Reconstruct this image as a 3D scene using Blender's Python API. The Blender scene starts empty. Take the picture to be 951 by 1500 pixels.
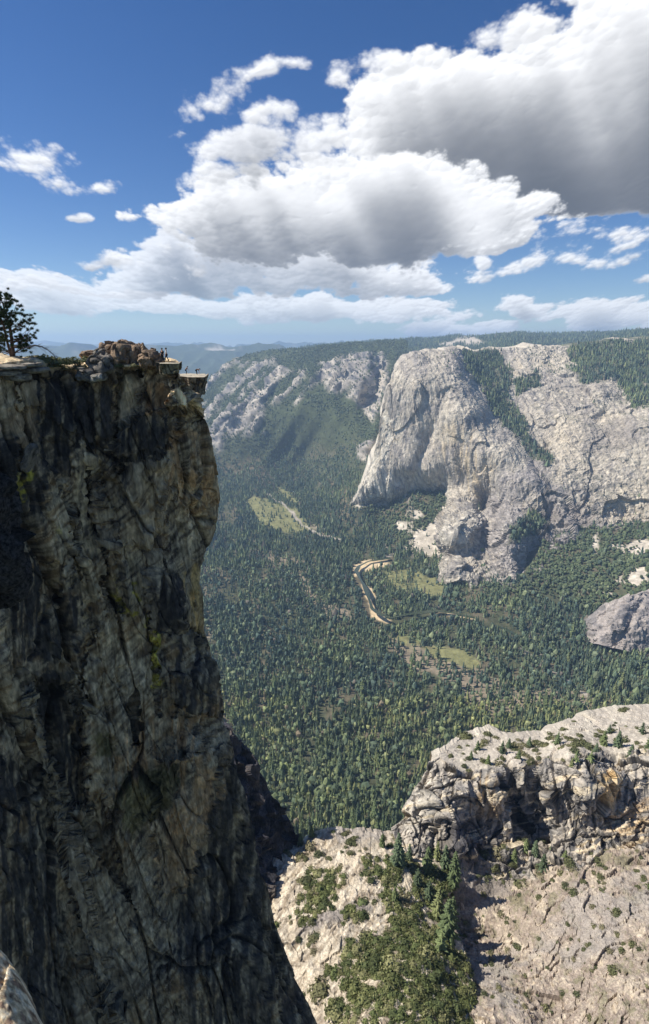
import bpy, math, random
import numpy as np
from mathutils import Vector, Matrix
random.seed(7)
rng = np.random.default_rng(11)
R = math.radians
scene = bpy.context.scene
col = scene.collection

# ------------------------------------------------------------------ camera
F = 810.0; CX = 475.5; CY = 750.0; PITCH = R(16.8)
CP, SP = math.cos(PITCH), math.sin(PITCH)
cam_d = bpy.data.cameras.new('camera'); cam = bpy.data.objects.new('camera', cam_d); col.objects.link(cam)
cam.location = (0, 0, 0); cam.rotation_euler = (math.pi/2 - PITCH, 0, 0)
cam_d.sensor_fit = 'VERTICAL'; cam_d.sensor_height = 36; cam_d.lens = F/1500*36
cam_d.clip_start = 0.1; cam_d.clip_end = 400000
scene.camera = cam

def ray(px, py):
    a = (np.asarray(px, float)-CX)/F; b = (np.asarray(py, float)-CY)/F
    return a, CP - b*SP, -(SP + b*CP)
def at(px, py, Y):                       # surveyed point: bearing, elevation and distance ahead
    a, c, d = ray(px, py); t = Y/c
    return np.stack([a*t, c*t, d*t], -1)
def y_for_z(px, py, z):
    a, c, d = ray(px, py); return c*z/d

# ------------------------------------------------------------------ noise
def _h(ix, iy, iz, s):
    h = (ix.astype(np.int64)*73856093) ^ (iy.astype(np.int64)*19349663) ^ (iz.astype(np.int64)*83492791) ^ (s*2654435761)
    h = (h ^ (h >> 13)) * 1274126177 & 0x7fffffffffff
    h = (h ^ (h >> 16)) & 0xffffff
    return h / float(0xffffff)
def vnoise(P, s=0):
    f = np.floor(P); t = P-f; t = t*t*t*(t*(t*6-15)+10)
    ix, iy, iz = f[..., 0], f[..., 1], f[..., 2]; r = 0
    for dx in (0, 1):
        wx = t[..., 0] if dx else 1-t[..., 0]
        for dy in (0, 1):
            wy = t[..., 1] if dy else 1-t[..., 1]
            for dz in (0, 1):
                wz = t[..., 2] if dz else 1-t[..., 2]
                r = r + wx*wy*wz*_h(ix+dx, iy+dy, iz+dz, s)
    return r*2-1
def fbm(P, sc, oct=4, s=0, gain=.5, ridged=False):
    sc = np.asarray(sc, float); a = 1; r = 0; n = 0; Q = P/sc
    for k in range(oct):
        v = vnoise(Q+k*17.3, s+k)
        if ridged: v = 1-2*np.abs(v)
        r = r + a*v; n += a; a *= gain; Q = Q*2.03
    return r/n*1.6
def facets(P, sc, s=0, tilt=.8, warp=.25):
    """blocky joint pattern: each cell is its own tilted plane; returns (height, edge distance)"""
    sc = np.asarray(sc, float); Q = P/sc
    if warp: Q = Q + warp*np.stack([vnoise(Q*1.3, s+50), vnoise(Q*1.3+9, s+51), vnoise(Q*1.3+19, s+52)], -1)
    f = np.floor(Q); d1 = np.full(Q.shape[:-1], 9.); d2 = d1.copy(); val = np.zeros_like(d1)
    for dx in (-1, 0, 1):
        for dy in (-1, 0, 1):
            for dz in (-1, 0, 1):
                cx, cy, cz = f[..., 0]+dx, f[..., 1]+dy, f[..., 2]+dz
                rx, ry, rz = _h(cx, cy, cz, s+1), _h(cx, cy, cz, s+2), _h(cx, cy, cz, s+3)
                ox, oy, oz = cx+rx-Q[..., 0], cy+ry-Q[..., 1], cz+rz-Q[..., 2]
                d = np.sqrt(ox*ox+oy*oy+oz*oz)
                v = (_h(cx, cy, cz, s+4)-.5) + tilt*(ox*(_h(cx, cy, cz, s+5)-.5)*2+oy*(_h(cx, cy, cz, s+6)-.5)*2+oz*(_h(cx, cy, cz, s+7)-.5)*2)
                m = d < d1
                d2 = np.where(m, d1, np.minimum(d2, d)); val = np.where(m, v, val); d1 = np.where(m, d, d1)
    return val, d2-d1
def sstep(a, b, x):
    t = np.clip((x-a)/(b-a), 0, 1); return t*t*(3-2*t)
def lin(c):                               # sRGB 0-255 -> linear albedo
    c = np.asarray(c, float)/255; return np.where(c <= .04045, c/12.92, ((c+.055)/1.055)**2.4)
def mixc(base, c, m):
    c = np.asarray(c, float)
    if c.ndim == 1: c = c[(None,)*(base.ndim-1)]
    return base*(1-m[..., None]) + c*m[..., None]

# soft polygon mask on survey coordinates (bearing / elevation of the vertex)
def poly_mask(PX, PY, pts, soft=6, wn=None, wamp=6):
    X, Y = PX, PY
    if wn is not None: X = X + wn[0]*wamp; Y = Y + wn[1]*wamp
    pts = np.asarray(pts, float); n = len(pts); d = np.full(X.shape, 1e9); ins = np.zeros(X.shape, bool)
    x0, x1 = pts[:, 0].min()-soft*2, pts[:, 0].max()+soft*2; y0, y1 = pts[:, 1].min()-soft*2, pts[:, 1].max()+soft*2
    out = np.zeros(X.shape); sel = (X > x0) & (X < x1) & (Y > y0) & (Y < y1)
    if not sel.any(): return out
    xs, ys = X[sel], Y[sel]; d = np.full(xs.shape, 1e9); ins = np.zeros(xs.shape, bool)
    for i in range(n):
        ax, ay = pts[i]; bx, by = pts[(i+1) % n]
        ex, ey = bx-ax, by-ay; t = np.clip(((xs-ax)*ex+(ys-ay)*ey)/(ex*ex+ey*ey+1e-9), 0, 1)
        d = np.minimum(d, np.hypot(xs-ax-t*ex, ys-ay-t*ey))
        c = ((ay > ys) != (by > ys)) & (xs < (bx-ax)*(ys-ay)/(by-ay+1e-12)+ax)
        ins ^= c
    out[sel] = sstep(-soft, soft, np.where(ins, d, -d)); return out
def line_mask(PX, PY, pts, w, soft=2, wn=None, wamp=3):
    X, Y = PX, PY
    if wn is not None: X = X + wn[0]*wamp; Y = Y + wn[1]*wamp
    d = np.full(X.shape, 1e9)
    for (ax, ay), (bx, by) in zip(pts[:-1], pts[1:]):
        ex, ey = bx-ax, by-ay; t = np.clip(((X-ax)*ex+(Y-ay)*ey)/(ex*ex+ey*ey+1e-9), 0, 1)
        d = np.minimum(d, np.hypot(X-ax-t*ex, Y-ay-t*ey))
    return 1-sstep(w, w+soft, d)

# ------------------------------------------------------------------ relief surfaces fitted to surveyed points
def tps(ctrl):
    P = np.array([(c[0], c[1]) for c in ctrl], float)/100
    V = np.array([1.0/(c[2] if c[2] > 0 else float(y_for_z(c[0], c[1], c[2]))) for c in ctrl])
    n = len(P); d2 = ((P[:, None]-P[None])**2).sum(-1)
    K = .5*d2*np.log(d2+1e-12) + np.eye(n)*1e-3
    A = np.zeros((n+3, n+3)); A[:n, :n] = K; A[:n, n] = 1; A[:n, n+1:] = P; A[n, :n] = 1; A[n+1:, :n] = P.T
    s = 1000.0; w = np.linalg.solve(A, np.concatenate([V*s, [0, 0, 0]]))
    def ev(PX, PY):
        X = PX/100; Y = PY/100; r = w[n]+w[n+1]*X+w[n+2]*Y
        for i in range(n):
            q = (X-P[i, 0])**2+(Y-P[i, 1])**2; r = r + w[i]*.5*q*np.log(q+1e-12)
        return s/np.maximum(r, 1e-5)
    return ev
def bump(PX, PY, cx, cy, rx, ry, rot=0, p=1.0):
    c, s_ = math.cos(R(rot)), math.sin(R(rot)); x = PX-cx; y = PY-cy
    q = ((x*c+y*s_)/rx)**2+((-x*s_+y*c)/ry)**2
    return np.exp(-q**p)
def grid_normals(P):
    du = np.gradient(P, axis=1); dv = np.gradient(P, axis=0)
    n = np.cross(du, dv); n /= np.linalg.norm(n, axis=-1, keepdims=True)+1e-12
    s = np.sign((n*P).sum(-1, keepdims=True)); s[s == 0] = 1
    return -n*s                            # towards the viewer side (outwards)
def interp(pts):
    a = np.array(pts, float); return lambda x: np.interp(x, a[:, 0], a[:, 1])

def new_obj(name, me, mat=None, parent=None):
    o = bpy.data.objects.new(name, me); col.objects.link(o)
    if mat: me.materials.append(mat)
    if parent: o.parent = parent
    return o
def mesh_np(name, V, Fc, tint=None, smooth=False):
    """V (n,3); Fc (m,k) int; k 3 or 4; tint (n,3) point colours"""
    me = bpy.data.meshes.new(name); V = np.ascontiguousarray(V, np.float32); Fc = np.ascontiguousarray(Fc, np.int32)
    m, k = Fc.shape
    me.vertices.add(len(V)); me.vertices.foreach_set('co', V.ravel())
    me.loops.add(m*k); me.loops.foreach_set('vertex_index', Fc.ravel())
    me.polygons.add(m); me.polygons.foreach_set('loop_start', np.arange(0, m*k, k, dtype=np.int32))
    me.polygons.foreach_set('use_smooth', np.full(m, smooth))
    me.update(calc_edges=True)
    if tint is not None:
        at_ = me.attributes.new('tint', 'FLOAT_COLOR', 'POINT')
        c = np.ones((len(V), 4), np.float32); c[:, :3] = tint; at_.data.foreach_set('color', c.ravel())
    return me
def grid_mesh(name, P, C, smooth=True):
    r, c = P.shape[:2]; idx = np.arange(r*c).reshape(r, c)
    Fc = np.stack([idx[:-1, :-1], idx[1:, :-1], idx[1:, 1:], idx[:-1, 1:]], -1).reshape(-1, 4)
    return mesh_np(name, P.reshape(-1, 3), Fc, C.reshape(-1, 3), smooth)
def skirt(P, C, side, steps):
    """continue the landform out of sight: side in top/bottom/left/right; steps = list of (dx,dy,dz) cumulative"""
    def add(edge, ecol):
        out = []; 
        for k, d in enumerate(steps):
            q = edge + np.asarray(d, float)
            q = q + .06*np.linalg.norm(d)*np.stack([vnoise(edge/np.linalg.norm(d)*3+k, 5+i) for i in range(3)], -1)
            out.append(q)
        return out, [ecol]*len(steps)
    if side == 'top':
        o, c = add(P[0], C[0]); return np.concatenate([np.array(o[::-1]), P]), np.concatenate([np.array(c), C])
    if side == 'bottom':
        o, c = add(P[-1], C[-1]); return np.concatenate([P, np.array(o)]), np.concatenate([C, np.array(c)])
    if side == 'left':
        o, c = add(P[:, 0], C[:, 0]); return np.concatenate([np.array(o[::-1]).transpose(1, 0, 2), P], 1), np.concatenate([np.array(c).transpose(1, 0, 2), C], 1)
    o, c = add(P[:, -1], C[:, -1]); return np.concatenate([P, np.array(o).transpose(1, 0, 2)], 1), np.concatenate([C, np.array(c).transpose(1, 0, 2)], 1)

def tag(o, label=None, cat=None, group=None, kind=None):
    if label: o['label'] = label
    if cat: o['category'] = cat
    if group: o['group'] = group
    if kind: o['kind'] = kind
    return o
def empty(name, loc, rz=0):
    o = bpy.data.objects.new(name, None); col.objects.link(o); o.location = loc; o.rotation_euler = (0, 0, rz)
    o.empty_display_size = .1
    return o

# ------------------------------------------------------------------ materials
def nt(mat):
    mat.use_nodes = True; t = mat.node_tree; t.nodes.clear(); return t
def tint_mat(name, noise=1.0, amp=.25, bumpd=.3, bscale=None, rough=.95, spec=.2, detail=8, streak=None, transl=0.0, mult=1.0, zs=1.0):
    m = bpy.data.materials.new(name); t = nt(m); N = t.nodes; L = t.links
    out = N.new('ShaderNodeOutputMaterial'); b = N.new('ShaderNodeBsdfPrincipled')
    b.inputs['Roughness'].default_value = rough; b.inputs['Specular IOR Level'].default_value = spec
    a = N.new('ShaderNodeAttribute'); a.attribute_name = 'tint'
    tc = N.new('ShaderNodeNewGeometry')
    n = N.new('ShaderNodeTexNoise'); n.inputs['Scale'].default_value = 1/noise; n.inputs['Detail'].default_value = detail; n.inputs['Roughness'].default_value = .65
    pos_ = tc.outputs['Position']
    if zs != 1.0:
        mz = N.new('ShaderNodeMapping'); mz.inputs['Scale'].default_value = (1, 1, 1/zs); L.new(pos_, mz.inputs['Vector']); pos_ = mz.outputs['Vector']
    L.new(pos_, n.inputs['Vector'])
    mr = N.new('ShaderNodeMapRange'); mr.inputs['From Min'].default_value = .3; mr.inputs['From Max'].default_value = .7
    mr.inputs['To Min'].default_value = (1-amp)*mult; mr.inputs['To Max'].default_value = (1+amp)*mult; mr.clamp = False
    L.new(n.outputs['Fac'], mr.inputs['Value'])
    fac = mr.outputs['Result']
    if streak:
        mp = N.new('ShaderNodeMapping'); mp.inputs['Scale'].default_value = (1/streak[0], 1/streak[0], 1/streak[1])
        L.new(tc.outputs['Position'], mp.inputs['Vector'])
        n2 = N.new('ShaderNodeTexNoise'); n2.inputs['Scale'].default_value = 1; n2.inputs['Detail'].default_value = 6; n2.inputs['Roughness'].default_value = .6
        L.new(mp.outputs['Vector'], n2.inputs['Vector'])
        m2 = N.new('ShaderNodeMapRange'); m2.inputs['From Min'].default_value = .3; m2.inputs['From Max'].default_value = .7
        m2.inputs['To Min'].default_value = 1-streak[2]; m2.inputs['To Max'].default_value = 1+streak[2]; m2.clamp = False
        L.new(n2.outputs['Fac'], m2.inputs['Value'])
        mm = N.new('ShaderNodeMath'); mm.operation = 'MULTIPLY'; L.new(fac, mm.inputs[0]); L.new(m2.outputs['Result'], mm.inputs[1]); fac = mm.outputs[0]
    mx = N.new('ShaderNodeVectorMath'); mx.operation = 'SCALE'; L.new(a.outputs['Color'], mx.inputs[0]); L.new(fac, mx.inputs['Scale'])
    L.new(mx.outputs[0], b.inputs['Base Color'])
    if bumpd:
        bs = bscale or noise*.6
        n3 = N.new('ShaderNodeTexNoise'); n3.inputs['Scale'].default_value = 1/bs; n3.inputs['Detail'].default_value = 9; n3.inputs['Roughness'].default_value = .62
        L.new(pos_, n3.inputs['Vector'])
        bp = N.new('ShaderNodeBump'); bp.inputs['Strength'].default_value = 1; bp.inputs['Distance'].default_value = bumpd
        L.new(n3.outputs['Fac'], bp.inputs['Height']); L.new(bp.outputs['Normal'], b.inputs['Normal'])
    if transl:
        tr = N.new('ShaderNodeBsdfTranslucent'); L.new(mx.outputs[0], tr.inputs['Color']); ms = N.new('ShaderNodeMixShader'); ms.inputs[0].default_value = transl
        L.new(b.outputs[0], ms.inputs[1]); L.new(tr.outputs[0], ms.inputs[2]); L.new(ms.outputs[0], out.inputs['Surface'])
    else: L.new(b.outputs[0], out.inputs['Surface'])
    return m
def flat_mat(name, c, rough=.8, spec=.3, noise=None, amp=.2):
    m = bpy.data.materials.new(name); t = nt(m); N = t.nodes; L = t.links
    out = N.new('ShaderNodeOutputMaterial'); b = N.new('ShaderNodeBsdfPrincipled'); L.new(b.outputs[0], out.inputs['Surface'])
    b.inputs['Base Color'].default_value = (*c, 1); b.inputs['Roughness'].default_value = rough; b.inputs['Specular IOR Level'].default_value = spec
    if noise:
        n = N.new('ShaderNodeTexNoise'); n.inputs['Scale'].default_value = 1/noise; n.inputs['Detail'].default_value = 6
        tc = N.new('ShaderNodeNewGeometry'); L.new(tc.outputs['Position'], n.inputs['Vector'])
        r = N.new('ShaderNodeMapRange'); r.inputs['From Min'].default_value = .3; r.inputs['From Max'].default_value = .7
        r.inputs['To Min'].default_value = 1-amp; r.inputs['To Max'].default_value = 1+amp; L.new(n.outputs['Fac'], r.inputs['Value'])
        s_ = N.new('ShaderNodeVectorMath'); s_.operation = 'SCALE'; s_.inputs[0].default_value = c; L.new(r.outputs[0], s_.inputs['Scale']); L.new(s_.outputs[0], b.inputs['Base Color'])
    return m
HAZE=1
# ------------------------------------------------------------------ surveyed landforms
def layer(xs, topf, botf, nrow, ctrl, bumps=(), polys=(), pw=1.0, marg=0):
    xs = np.asarray(xs, float); t = (np.linspace(0, 1, nrow)**pw)[:, None]
    PX = np.repeat(xs[None], nrow, 0); top = topf(xs)[None]; bot = botf(xs)[None]
    PY = top + (bot-top)*t
    Y = tps(ctrl)(PX, PY)
    for b in bumps:
        cx, cy, rx, ry, rot, amt = b[:6]; Y = Y*(1-amt*bump(PX, PY, cx, cy, rx, ry, rot, b[6] if len(b) > 6 else 1))
    return PX, PY, Y
def noise2(PX, PY, sc, s):
    Q = np.stack([PX/sc, PY/sc, PX*0], -1)
    return fbm(Q, 1, 4, s), fbm(Q+77, 1, 4, s+9)

GRAN = lin((190, 179, 160)); GRAN2 = lin((166, 157, 145)); GRAND = lin((105, 103, 103)); TAN = lin((190, 165, 130))
SOIL = lin((128, 112, 92)); DUFF = lin((78, 80, 58)); MEAD = lin((130, 128, 86)); SAND = lin((214, 190, 150)); SCRUB = lin((72, 80, 52))
layers = {}

# ---- A: valley floor with the aprons and the far north wall
A_top = interp([(140, 610), (290, 577), (310, 552), (335, 531), (360, 520), (400, 513), (440, 510), (520, 502), (560, 499), (596, 500), (606, 690), (640, 708), (690, 724), (703, 742), (706, 800), (710, 836), (728, 842), (765, 845), (785, 820), (800, 785), (870, 772), (951, 755), (1060, 740)])
A_bot = interp([(140, 1000), (300, 1100), (340, 1260), (560, 1270), (640, 1240), (700, 1160), (1060, 1090)])
A_ctrl = [(340,745,-1070),(400,755,-1070),(460,780,-1068),(300,800,-1070),(300,900,-1070),(540,840,-1070),(620,860,-1070),(480,960,-1070),(700,960,-1070),(850,980,-1065),(940,1000,-1050),
 (400,1040,-1060),(600,1050,-1065),(800,1060,-1070),(350,1140,-1010),(450,1180,-990),(600,1180,-990),(540,1230,-950),(350,1250,-930),(700,1120,-1045),(951,1100,-1040),(150,900,-1070),(1050,1000,-1030),
 (525,736,3300),(600,718,3275),(690,738,3020),(600,780,-1000),(560,760,-1000),(640,812,-1045),(680,855,-1035),(750,862,-1005),(800,800,-930),(870,795,-900),(951,778,-855),(1050,770,-820),
 (870,850,-965),(951,860,-930),(870,930,-1058),(951,945,-1045),
 (330,705,-1060),(350,665,4650),(450,690,-1030),(520,690,3900),(545,640,4300),(440,600,4900),(500,600,4750),(380,560,5700),(300,600,5400),(300,650,4800),(540,560,5050),(480,540,5400),(440,520,6000),(520,508,6300),(570,503,6300),(600,500,6300),(596,640,4400),(350,525,6700),(310,552,6600),(150,610,6000),(150,760,-1070)]
xs = np.concatenate([np.arange(140, 290, 6), np.arange(290, 960, 2.0), np.arange(960, 1061, 6)])
PX, PY, Y = layer(xs, A_top, A_bot, 470, A_ctrl, bumps=[
    (530, 548, 17, 42, 12, .055, 1.6), (562, 585, 9, 60, 15, .05, 1.5), (495, 545, 16, 22, 20, .03, 1.2), (455, 548, 12, 16, 20, .025, 1.2), (535, 660, 9, 22, 25, .025),
    (430, 540, 8, 30, 35, .02), (400, 560, 8, 40, 38, .02), (365, 580, 8, 40, 40, .02), (335, 600, 9, 45, 42, .025), (480, 640, 10, 60, 30, .008), (440, 650, 10, 60, 32, .008), (400, 660, 8, 60, 35, .008)], pw=1.15)
P = at(PX, PY, Y); Nn = grid_normals(P)
wn = noise2(PX, PY, 22, 3); fine = noise2(PX, PY, 6, 13)
farwall = sstep(700, 620, PY+wn[0]*12)*sstep(610, 600, PX)
# rock bands high on the far wall
rock = np.zeros_like(PX)
for pl in ([(498,528),(520,520),(560,522),(572,540),(560,600),(548,622),(530,612),(512,590),(496,570)], [(470,535),(500,530),(498,575),(484,578),(470,560)],
           [(330,540),(395,530),(430,540),(450,545),(470,560),(440,580),(400,600),(380,635),(340,640),(320,670),(290,640),(290,570)], [(448,525),(480,520),(500,522),(496,536),(450,540)],
           [(525,650),(550,645),(556,660),(540,680),(524,676)], [(318,536),(348,522),(352,530),(322,552)]):
    rock = np.maximum(rock, poly_mask(PX, PY, pl, 5, wn, 9))
strk = fbm(np.stack([(PX*.72+PY*.69)/7, (PX*-.69+PY*.72)/60, PX*0], -1), 1, 4, 31)   # gullies running down the fall line
rock *= sstep(-.5, .2, strk+wn[1]*.5+(PX > 485)*.5)
amp = 10+26*rock
val, edge = facets(P, (130, 130, 210), 4, 1.1)
P = P + Nn*(fbm(P, (160, 160, 220), 5, 21, ridged=True)*amp*farwall + val*30*rock)[..., None]
P[..., 2] += (1-farwall)*(fbm(P, 120, 4, 8)*3)
C = np.empty(P.shape); C[:] = DUFF
C = mixc(C, SOIL, .45*sstep(-.1, .5, wn[0])*(1-farwall)); C = mixc(C, SCRUB, farwall*.8)
C = mixc(C, GRAN2, rock*.95); C = mixc(C, GRAN, rock*sstep(0, .5, strk)*.5); C = mixc(C, GRAND, rock*sstep(0, .6, fine[0]))
meadow = np.zeros_like(PX)
for pl in ([(362,736),(372,724),(400,736),(434,744),(458,778),(415,780),(380,768)], [(570,838),(600,832),(648,852),(648,872),(625,875),(590,850)], [(615,945),(680,950),(705,972),(690,980),(640,965)], [(560,835),(580,842),(600,862),(590,868),(565,850)], [(575,930),(610,930),(618,945),(585,945)], [(405,712),(425,720),(440,742),(425,738)]):
    meadow = np.maximum(meadow, poly_mask(PX, PY, pl, 2.5, fine, 3))
clear = np.zeros_like(PX)
for pl in ([(430,838),(450,845),(475,880),(510,890),(520,905),(495,905),(460,885),(440,865)], [(560,925),(620,940),(700,970),(720,1000),(840,1020),(860,1040),(700,1050),(650,1000),(590,970)],
           [(800,930),(860,935),(855,942),(800,940)], [(400,820),(440,815),(450,825),(410,830)], [(670,985),(700,985),(760,1005),(860,1010),(870,1035),(800,1045),(740,1020)], [(370,805),(410,820),(400,826),(372,815)], [(296,915),(312,925),(308,940),(296,938)], [(455,765),(480,775),(475,783),(450,772)], [(640,835),(660,845),(655,852),(640,842)]):
    clear = np.maximum(clear, poly_mask(PX, PY, pl, 5, wn, 7))
talus = np.zeros_like(PX)
for pl in ([(592,806),(606,778),(640,762),(680,750),(700,742),(712,750),(690,765),(668,785),(655,812),(625,815),(606,805)], [(595,748),(615,745),(620,757),(600,765)], [(580,765),(605,762),(600,775),(585,778)], [(604,728),(580,733),(556,741),(522,745),(518,732),(600,704)], [(640,745),(670,735),(700,735),(690,745),(660,750)], [(866,790),(874,775),(878,790),(870,815)],
           [(900,850),(945,830),(951,850),(930,860)], [(890,800),(951,790),(951,810),(930,815)], [(905,690),(930,690)] ):
    if len(pl) > 2: talus = np.maximum(talus, poly_mask(PX, PY, pl, 3, fine, 4))
road = np.zeros_like(PX)
for ln in ([(560,797),(575,812),(560,820)], [(385,720),(420,742),(445,770),(470,785)], [(455,780),(500,790)], [(760,950),(800,975),(850,1012),(880,1030)], [(500,820),(522,828)], [(870,865),(900,872)]):
    road = np.maximum(road, line_mask(PX, PY, ln, .8, 1.2, fine, 2))
C = mixc(C, lin((150,136,114)), clear*.85); C = mixc(C, MEAD, meadow); C = mixc(C, GRAN*1.1, talus); C = mixc(C, lin((170,160,145)), road)
SB = [[(515,829),(533,821),(568,820),(573,828),(550,833),(530,838),(520,846)], [(529,856),(544,861),(551,876),(541,882),(533,872)], [(540,883),(548,887),(556,899),(574,908),(568,913),(544,904)], [(655,898),(700,908),(700,911),(655,902)]]
sandm = np.zeros_like(PX)
for pl in SB: sandm = np.maximum(sandm, poly_mask(PX, PY, pl, 1.5))
C = mixc(C, SAND, sandm)
C *= (1+.18*fine[1])[..., None]
noforest = np.clip(meadow*.93+clear*.55+talus*.95+road*.9+rock*.85+sandm, 0, 1)
A_P = P.copy(); layers['A'] = (P.copy(), PX, PY, noforest, farwall)
P2, C2 = skirt(P, C, 'top', [(0, 200, -5), (30, 900, -40), (60, 2500, -120)])
P2, C2 = skirt(P2, C2, 'bottom', [(0, -60, 20), (0, -200, 60), (0, -330, 200)])
M_ground = tint_mat('ground_soil', noise=25, amp=.35, bumpd=2.5, bscale=14)
M_far = M_ground
o = new_obj('valley_floor', grid_mesh('valley_floor', P2, C2), M_ground); tag(o, kind='structure')

# ---- river
riv = [(572,822),(560,824),(540,827),(526,834),(522,841),(527,852),(533,862),(538,874),(541,884),(545,897),(556,905),(572,911),(600,905),(640,900),(670,905),(700,912),(735,925),(760,938)]
rp = np.array(riv, float); tt = np.linspace(0, len(rp)-1, 90); rx = np.interp(tt, range(len(rp)), rp[:, 0]); ry = np.interp(tt, range(len(rp)), rp[:, 1])
def surfP(lay, qx, qy):
    """nearest surveyed grid point(s) of a layer"""
    Pg, gx, gy = layers[lay][:3]; c = np.clip(np.searchsorted(gx[0], qx), 0, gx.shape[1]-1)
    colY = gy[:, c]; r = np.argmin(np.abs(colY-qy[None]), 0); return Pg[r, c], r, c
Rv = surfP('A', rx, ry)[0]; xyz = at(rx, ry, y_for_z(rx, ry, -1068.2)); T = np.gradient(xyz[:, :2], axis=0); T /= np.linalg.norm(T, axis=1, keepdims=True); Sd = np.stack([-T[:, 1], T[:, 0]], 1)
w = 8+3*np.sin(tt*2.1); zz = np.full(len(tt), 0.0); zz[:] = Rv[:, 2].max()+1.0
L_ = np.column_stack([xyz[:, :2]+Sd*w[:, None], zz]); R_ = np.column_stack([xyz[:, :2]-Sd*w[:, None], zz])
mw = bpy.data.materials.new('river_water'); t = nt(mw); b = t.nodes.new('ShaderNodeBsdfPrincipled'); oo = t.nodes.new('ShaderNodeOutputMaterial'); t.links.new(b.outputs[0], oo.inputs[0])
b.inputs['Base Color'].default_value = (.045, .06, .03, 1); b.inputs['Roughness'].default_value = .12
nz = t.nodes.new('ShaderNodeTexNoise'); nz.inputs['Scale'].default_value = .3; bp = t.nodes.new('ShaderNodeBump'); bp.inputs['Distance'].default_value = .1; gm = t.nodes.new('ShaderNodeNewGeometry'); t.links.new(gm.outputs['Position'], nz.inputs['Vector']); t.links.new(nz.outputs[0], bp.inputs['Height']); t.links.new(bp.outputs[0], b.inputs['Normal'])
G = np.stack([L_, R_]); o = new_obj('river', grid_mesh('river', G, np.zeros_like(G)), mw); tag(o, kind='structure')

# ---- B: the great granite massif and the slabs right of it
B_top = interp([(512, 741), (518, 735), (523, 728), (530, 712), (540, 686), (549, 665), (555, 640), (558, 612), (563, 590), (568, 570), (575, 549), (584, 534), (595, 523), (610, 517), (640, 513), (680, 511), (700, 515), (740, 512), (760, 510), (800, 508), (830, 506), (845, 505), (900, 501), (951, 497), (1060, 492)])
B_bot = interp([(512, 746), (560, 748), (600, 770), (630, 820), (654, 860), (690, 866), (740, 868), (775, 862), (796, 838), (806, 806), (870, 796), (951, 776), (1060, 765)])
B_ctrl = [(518,738,3290),(535,728,3270),(540,690,3300),(556,640,3330),(562,600,3380),(575,549,3430),(590,528,3520),(560,728,3230),(600,715,3240),(598,650,3255),(592,590,3300),(600,550,3340),(612,528,3420),(640,514,3650),(600,519,3560),
 (625,700,3170),(640,640,3180),(640,580,3230),(650,545,3300),(660,525,3480),(680,725,3030),(690,680,3030),(690,640,3060),(700,750,2980),(695,600,3130),(715,640,3040),(675,560,3280),(740,660,2960),(760,690,2880),(740,720,2890),(790,700,2830),
 (690,520,3850),(700,550,3600),(735,600,3380),(745,570,3550),(760,512,4100),(760,540,3800),(790,655,3080),(780,630,3180),(830,509,4200),(830,540,3800),(790,580,3450),(840,570,3480),
 (820,620,3150),(860,610,3150),(900,600,3200),(850,680,2890),(900,660,2920),(951,640,2850),(951,590,3150),(900,540,3700),(951,510,4200),(951,550,3700),(840,740,2740),(900,740,2680),(951,760,2590),(951,700,2710),(870,780,2600),(1050,640,2750),(1050,760,2500),(1050,550,3500),(1050,500,4200),
 (760,745,2790),(800,760,2740),(600,760,3420),(625,785,3260),(640,820,3000),(652,785,2580),(652,830,2480),(685,855,-1028),(720,858,-1012),(760,862,-1000),(800,830,-960),(700,768,2640),(672,776,2560),(665,820,2470),(700,822,2440),(718,795,2590),(692,748,2830),(668,760,2720),(746,772,2490),(737,805,2390),(765,805,2390),(786,798,2530),(788,825,2440),(800,783,2570),(645,740,3200)]
xs = np.concatenate([np.arange(512, 600, .7), np.arange(600, 960, 1.4), np.arange(960, 1061, 5)])
Bb = [(548, 700, 12, 40, 22, .012), (600, 640, 14, 90, 8, .007), (624, 655, 8, 50, 20, -.010), (600, 702, 26, 14, 10, -.012, 1.5), (652, 585, 10, 40, 10, -.004), (665, 655, 9, 55, 0, .005), (700, 690, 8, 60, 5, .005),
 (765, 728, 45, 28, 20, .014, 1.3), (716, 735, 8, 26, 35, -.008), (846, 770, 12, 38, -18, -.012), (825, 755, 14, 38, -15, .018), (880, 750, 25, 40, 0, .006), (800, 735, 20, 14, 0, .01),
 (690, 800, 6, 30, 20, -.006), (782, 812, 12, 30, 10, -.01),
 (880, 575, 14, 10, 0, .008, 2), (882, 610, 9, 7, -30, -.012, 2), (838, 560, 30, 14, 0, .008), (740, 690, 10, 20, -60, -.004), (920, 650, 20, 60, 10, .008), (760, 600, 10, 30, -30, -.006), (895, 560, 20, 30, 0, .006), (790, 690, 8, 40, -45, -.01)]
PX, PY, Y = layer(xs, B_top, B_bot, 420, B_ctrl, bumps=Bb, pw=1.0)
P = at(PX, PY, Y); Nn = grid_normals(P)
for _ in range(10): Nn[1:-1, 1:-1] = (Nn[1:-1, 1:-1]*2+Nn[2:, 1:-1]+Nn[:-2, 1:-1]+Nn[1:-1, 2:]+Nn[1:-1, :-2])/6
Nn /= np.linalg.norm(Nn, axis=-1, keepdims=True)
wn = noise2(PX, PY, 20, 41); fine = noise2(PX, PY, 5, 43)
v1, e1 = facets(P, (70, 90, 170), 60, 1.2, .5); v2, e2 = facets(P, (28, 30, 62), 70, 1.2, .6)
rug = .55+.9*sstep(690, 760, PY+wn[0]*14)+.25*sstep(760, 800, PX)
diag = fbm(np.stack([(PX*.85-PY*.52)/9, (PX*.52+PY*.85)/55, PX*0], -1), 1, 5, 35, ridged=True)     # flakes and arches
v0, e0 = facets(P, (150, 180, 420), 55, 1.2, .4)
PQ = P.copy(); PQ[..., 0] += P[..., 2]*.25
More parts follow.
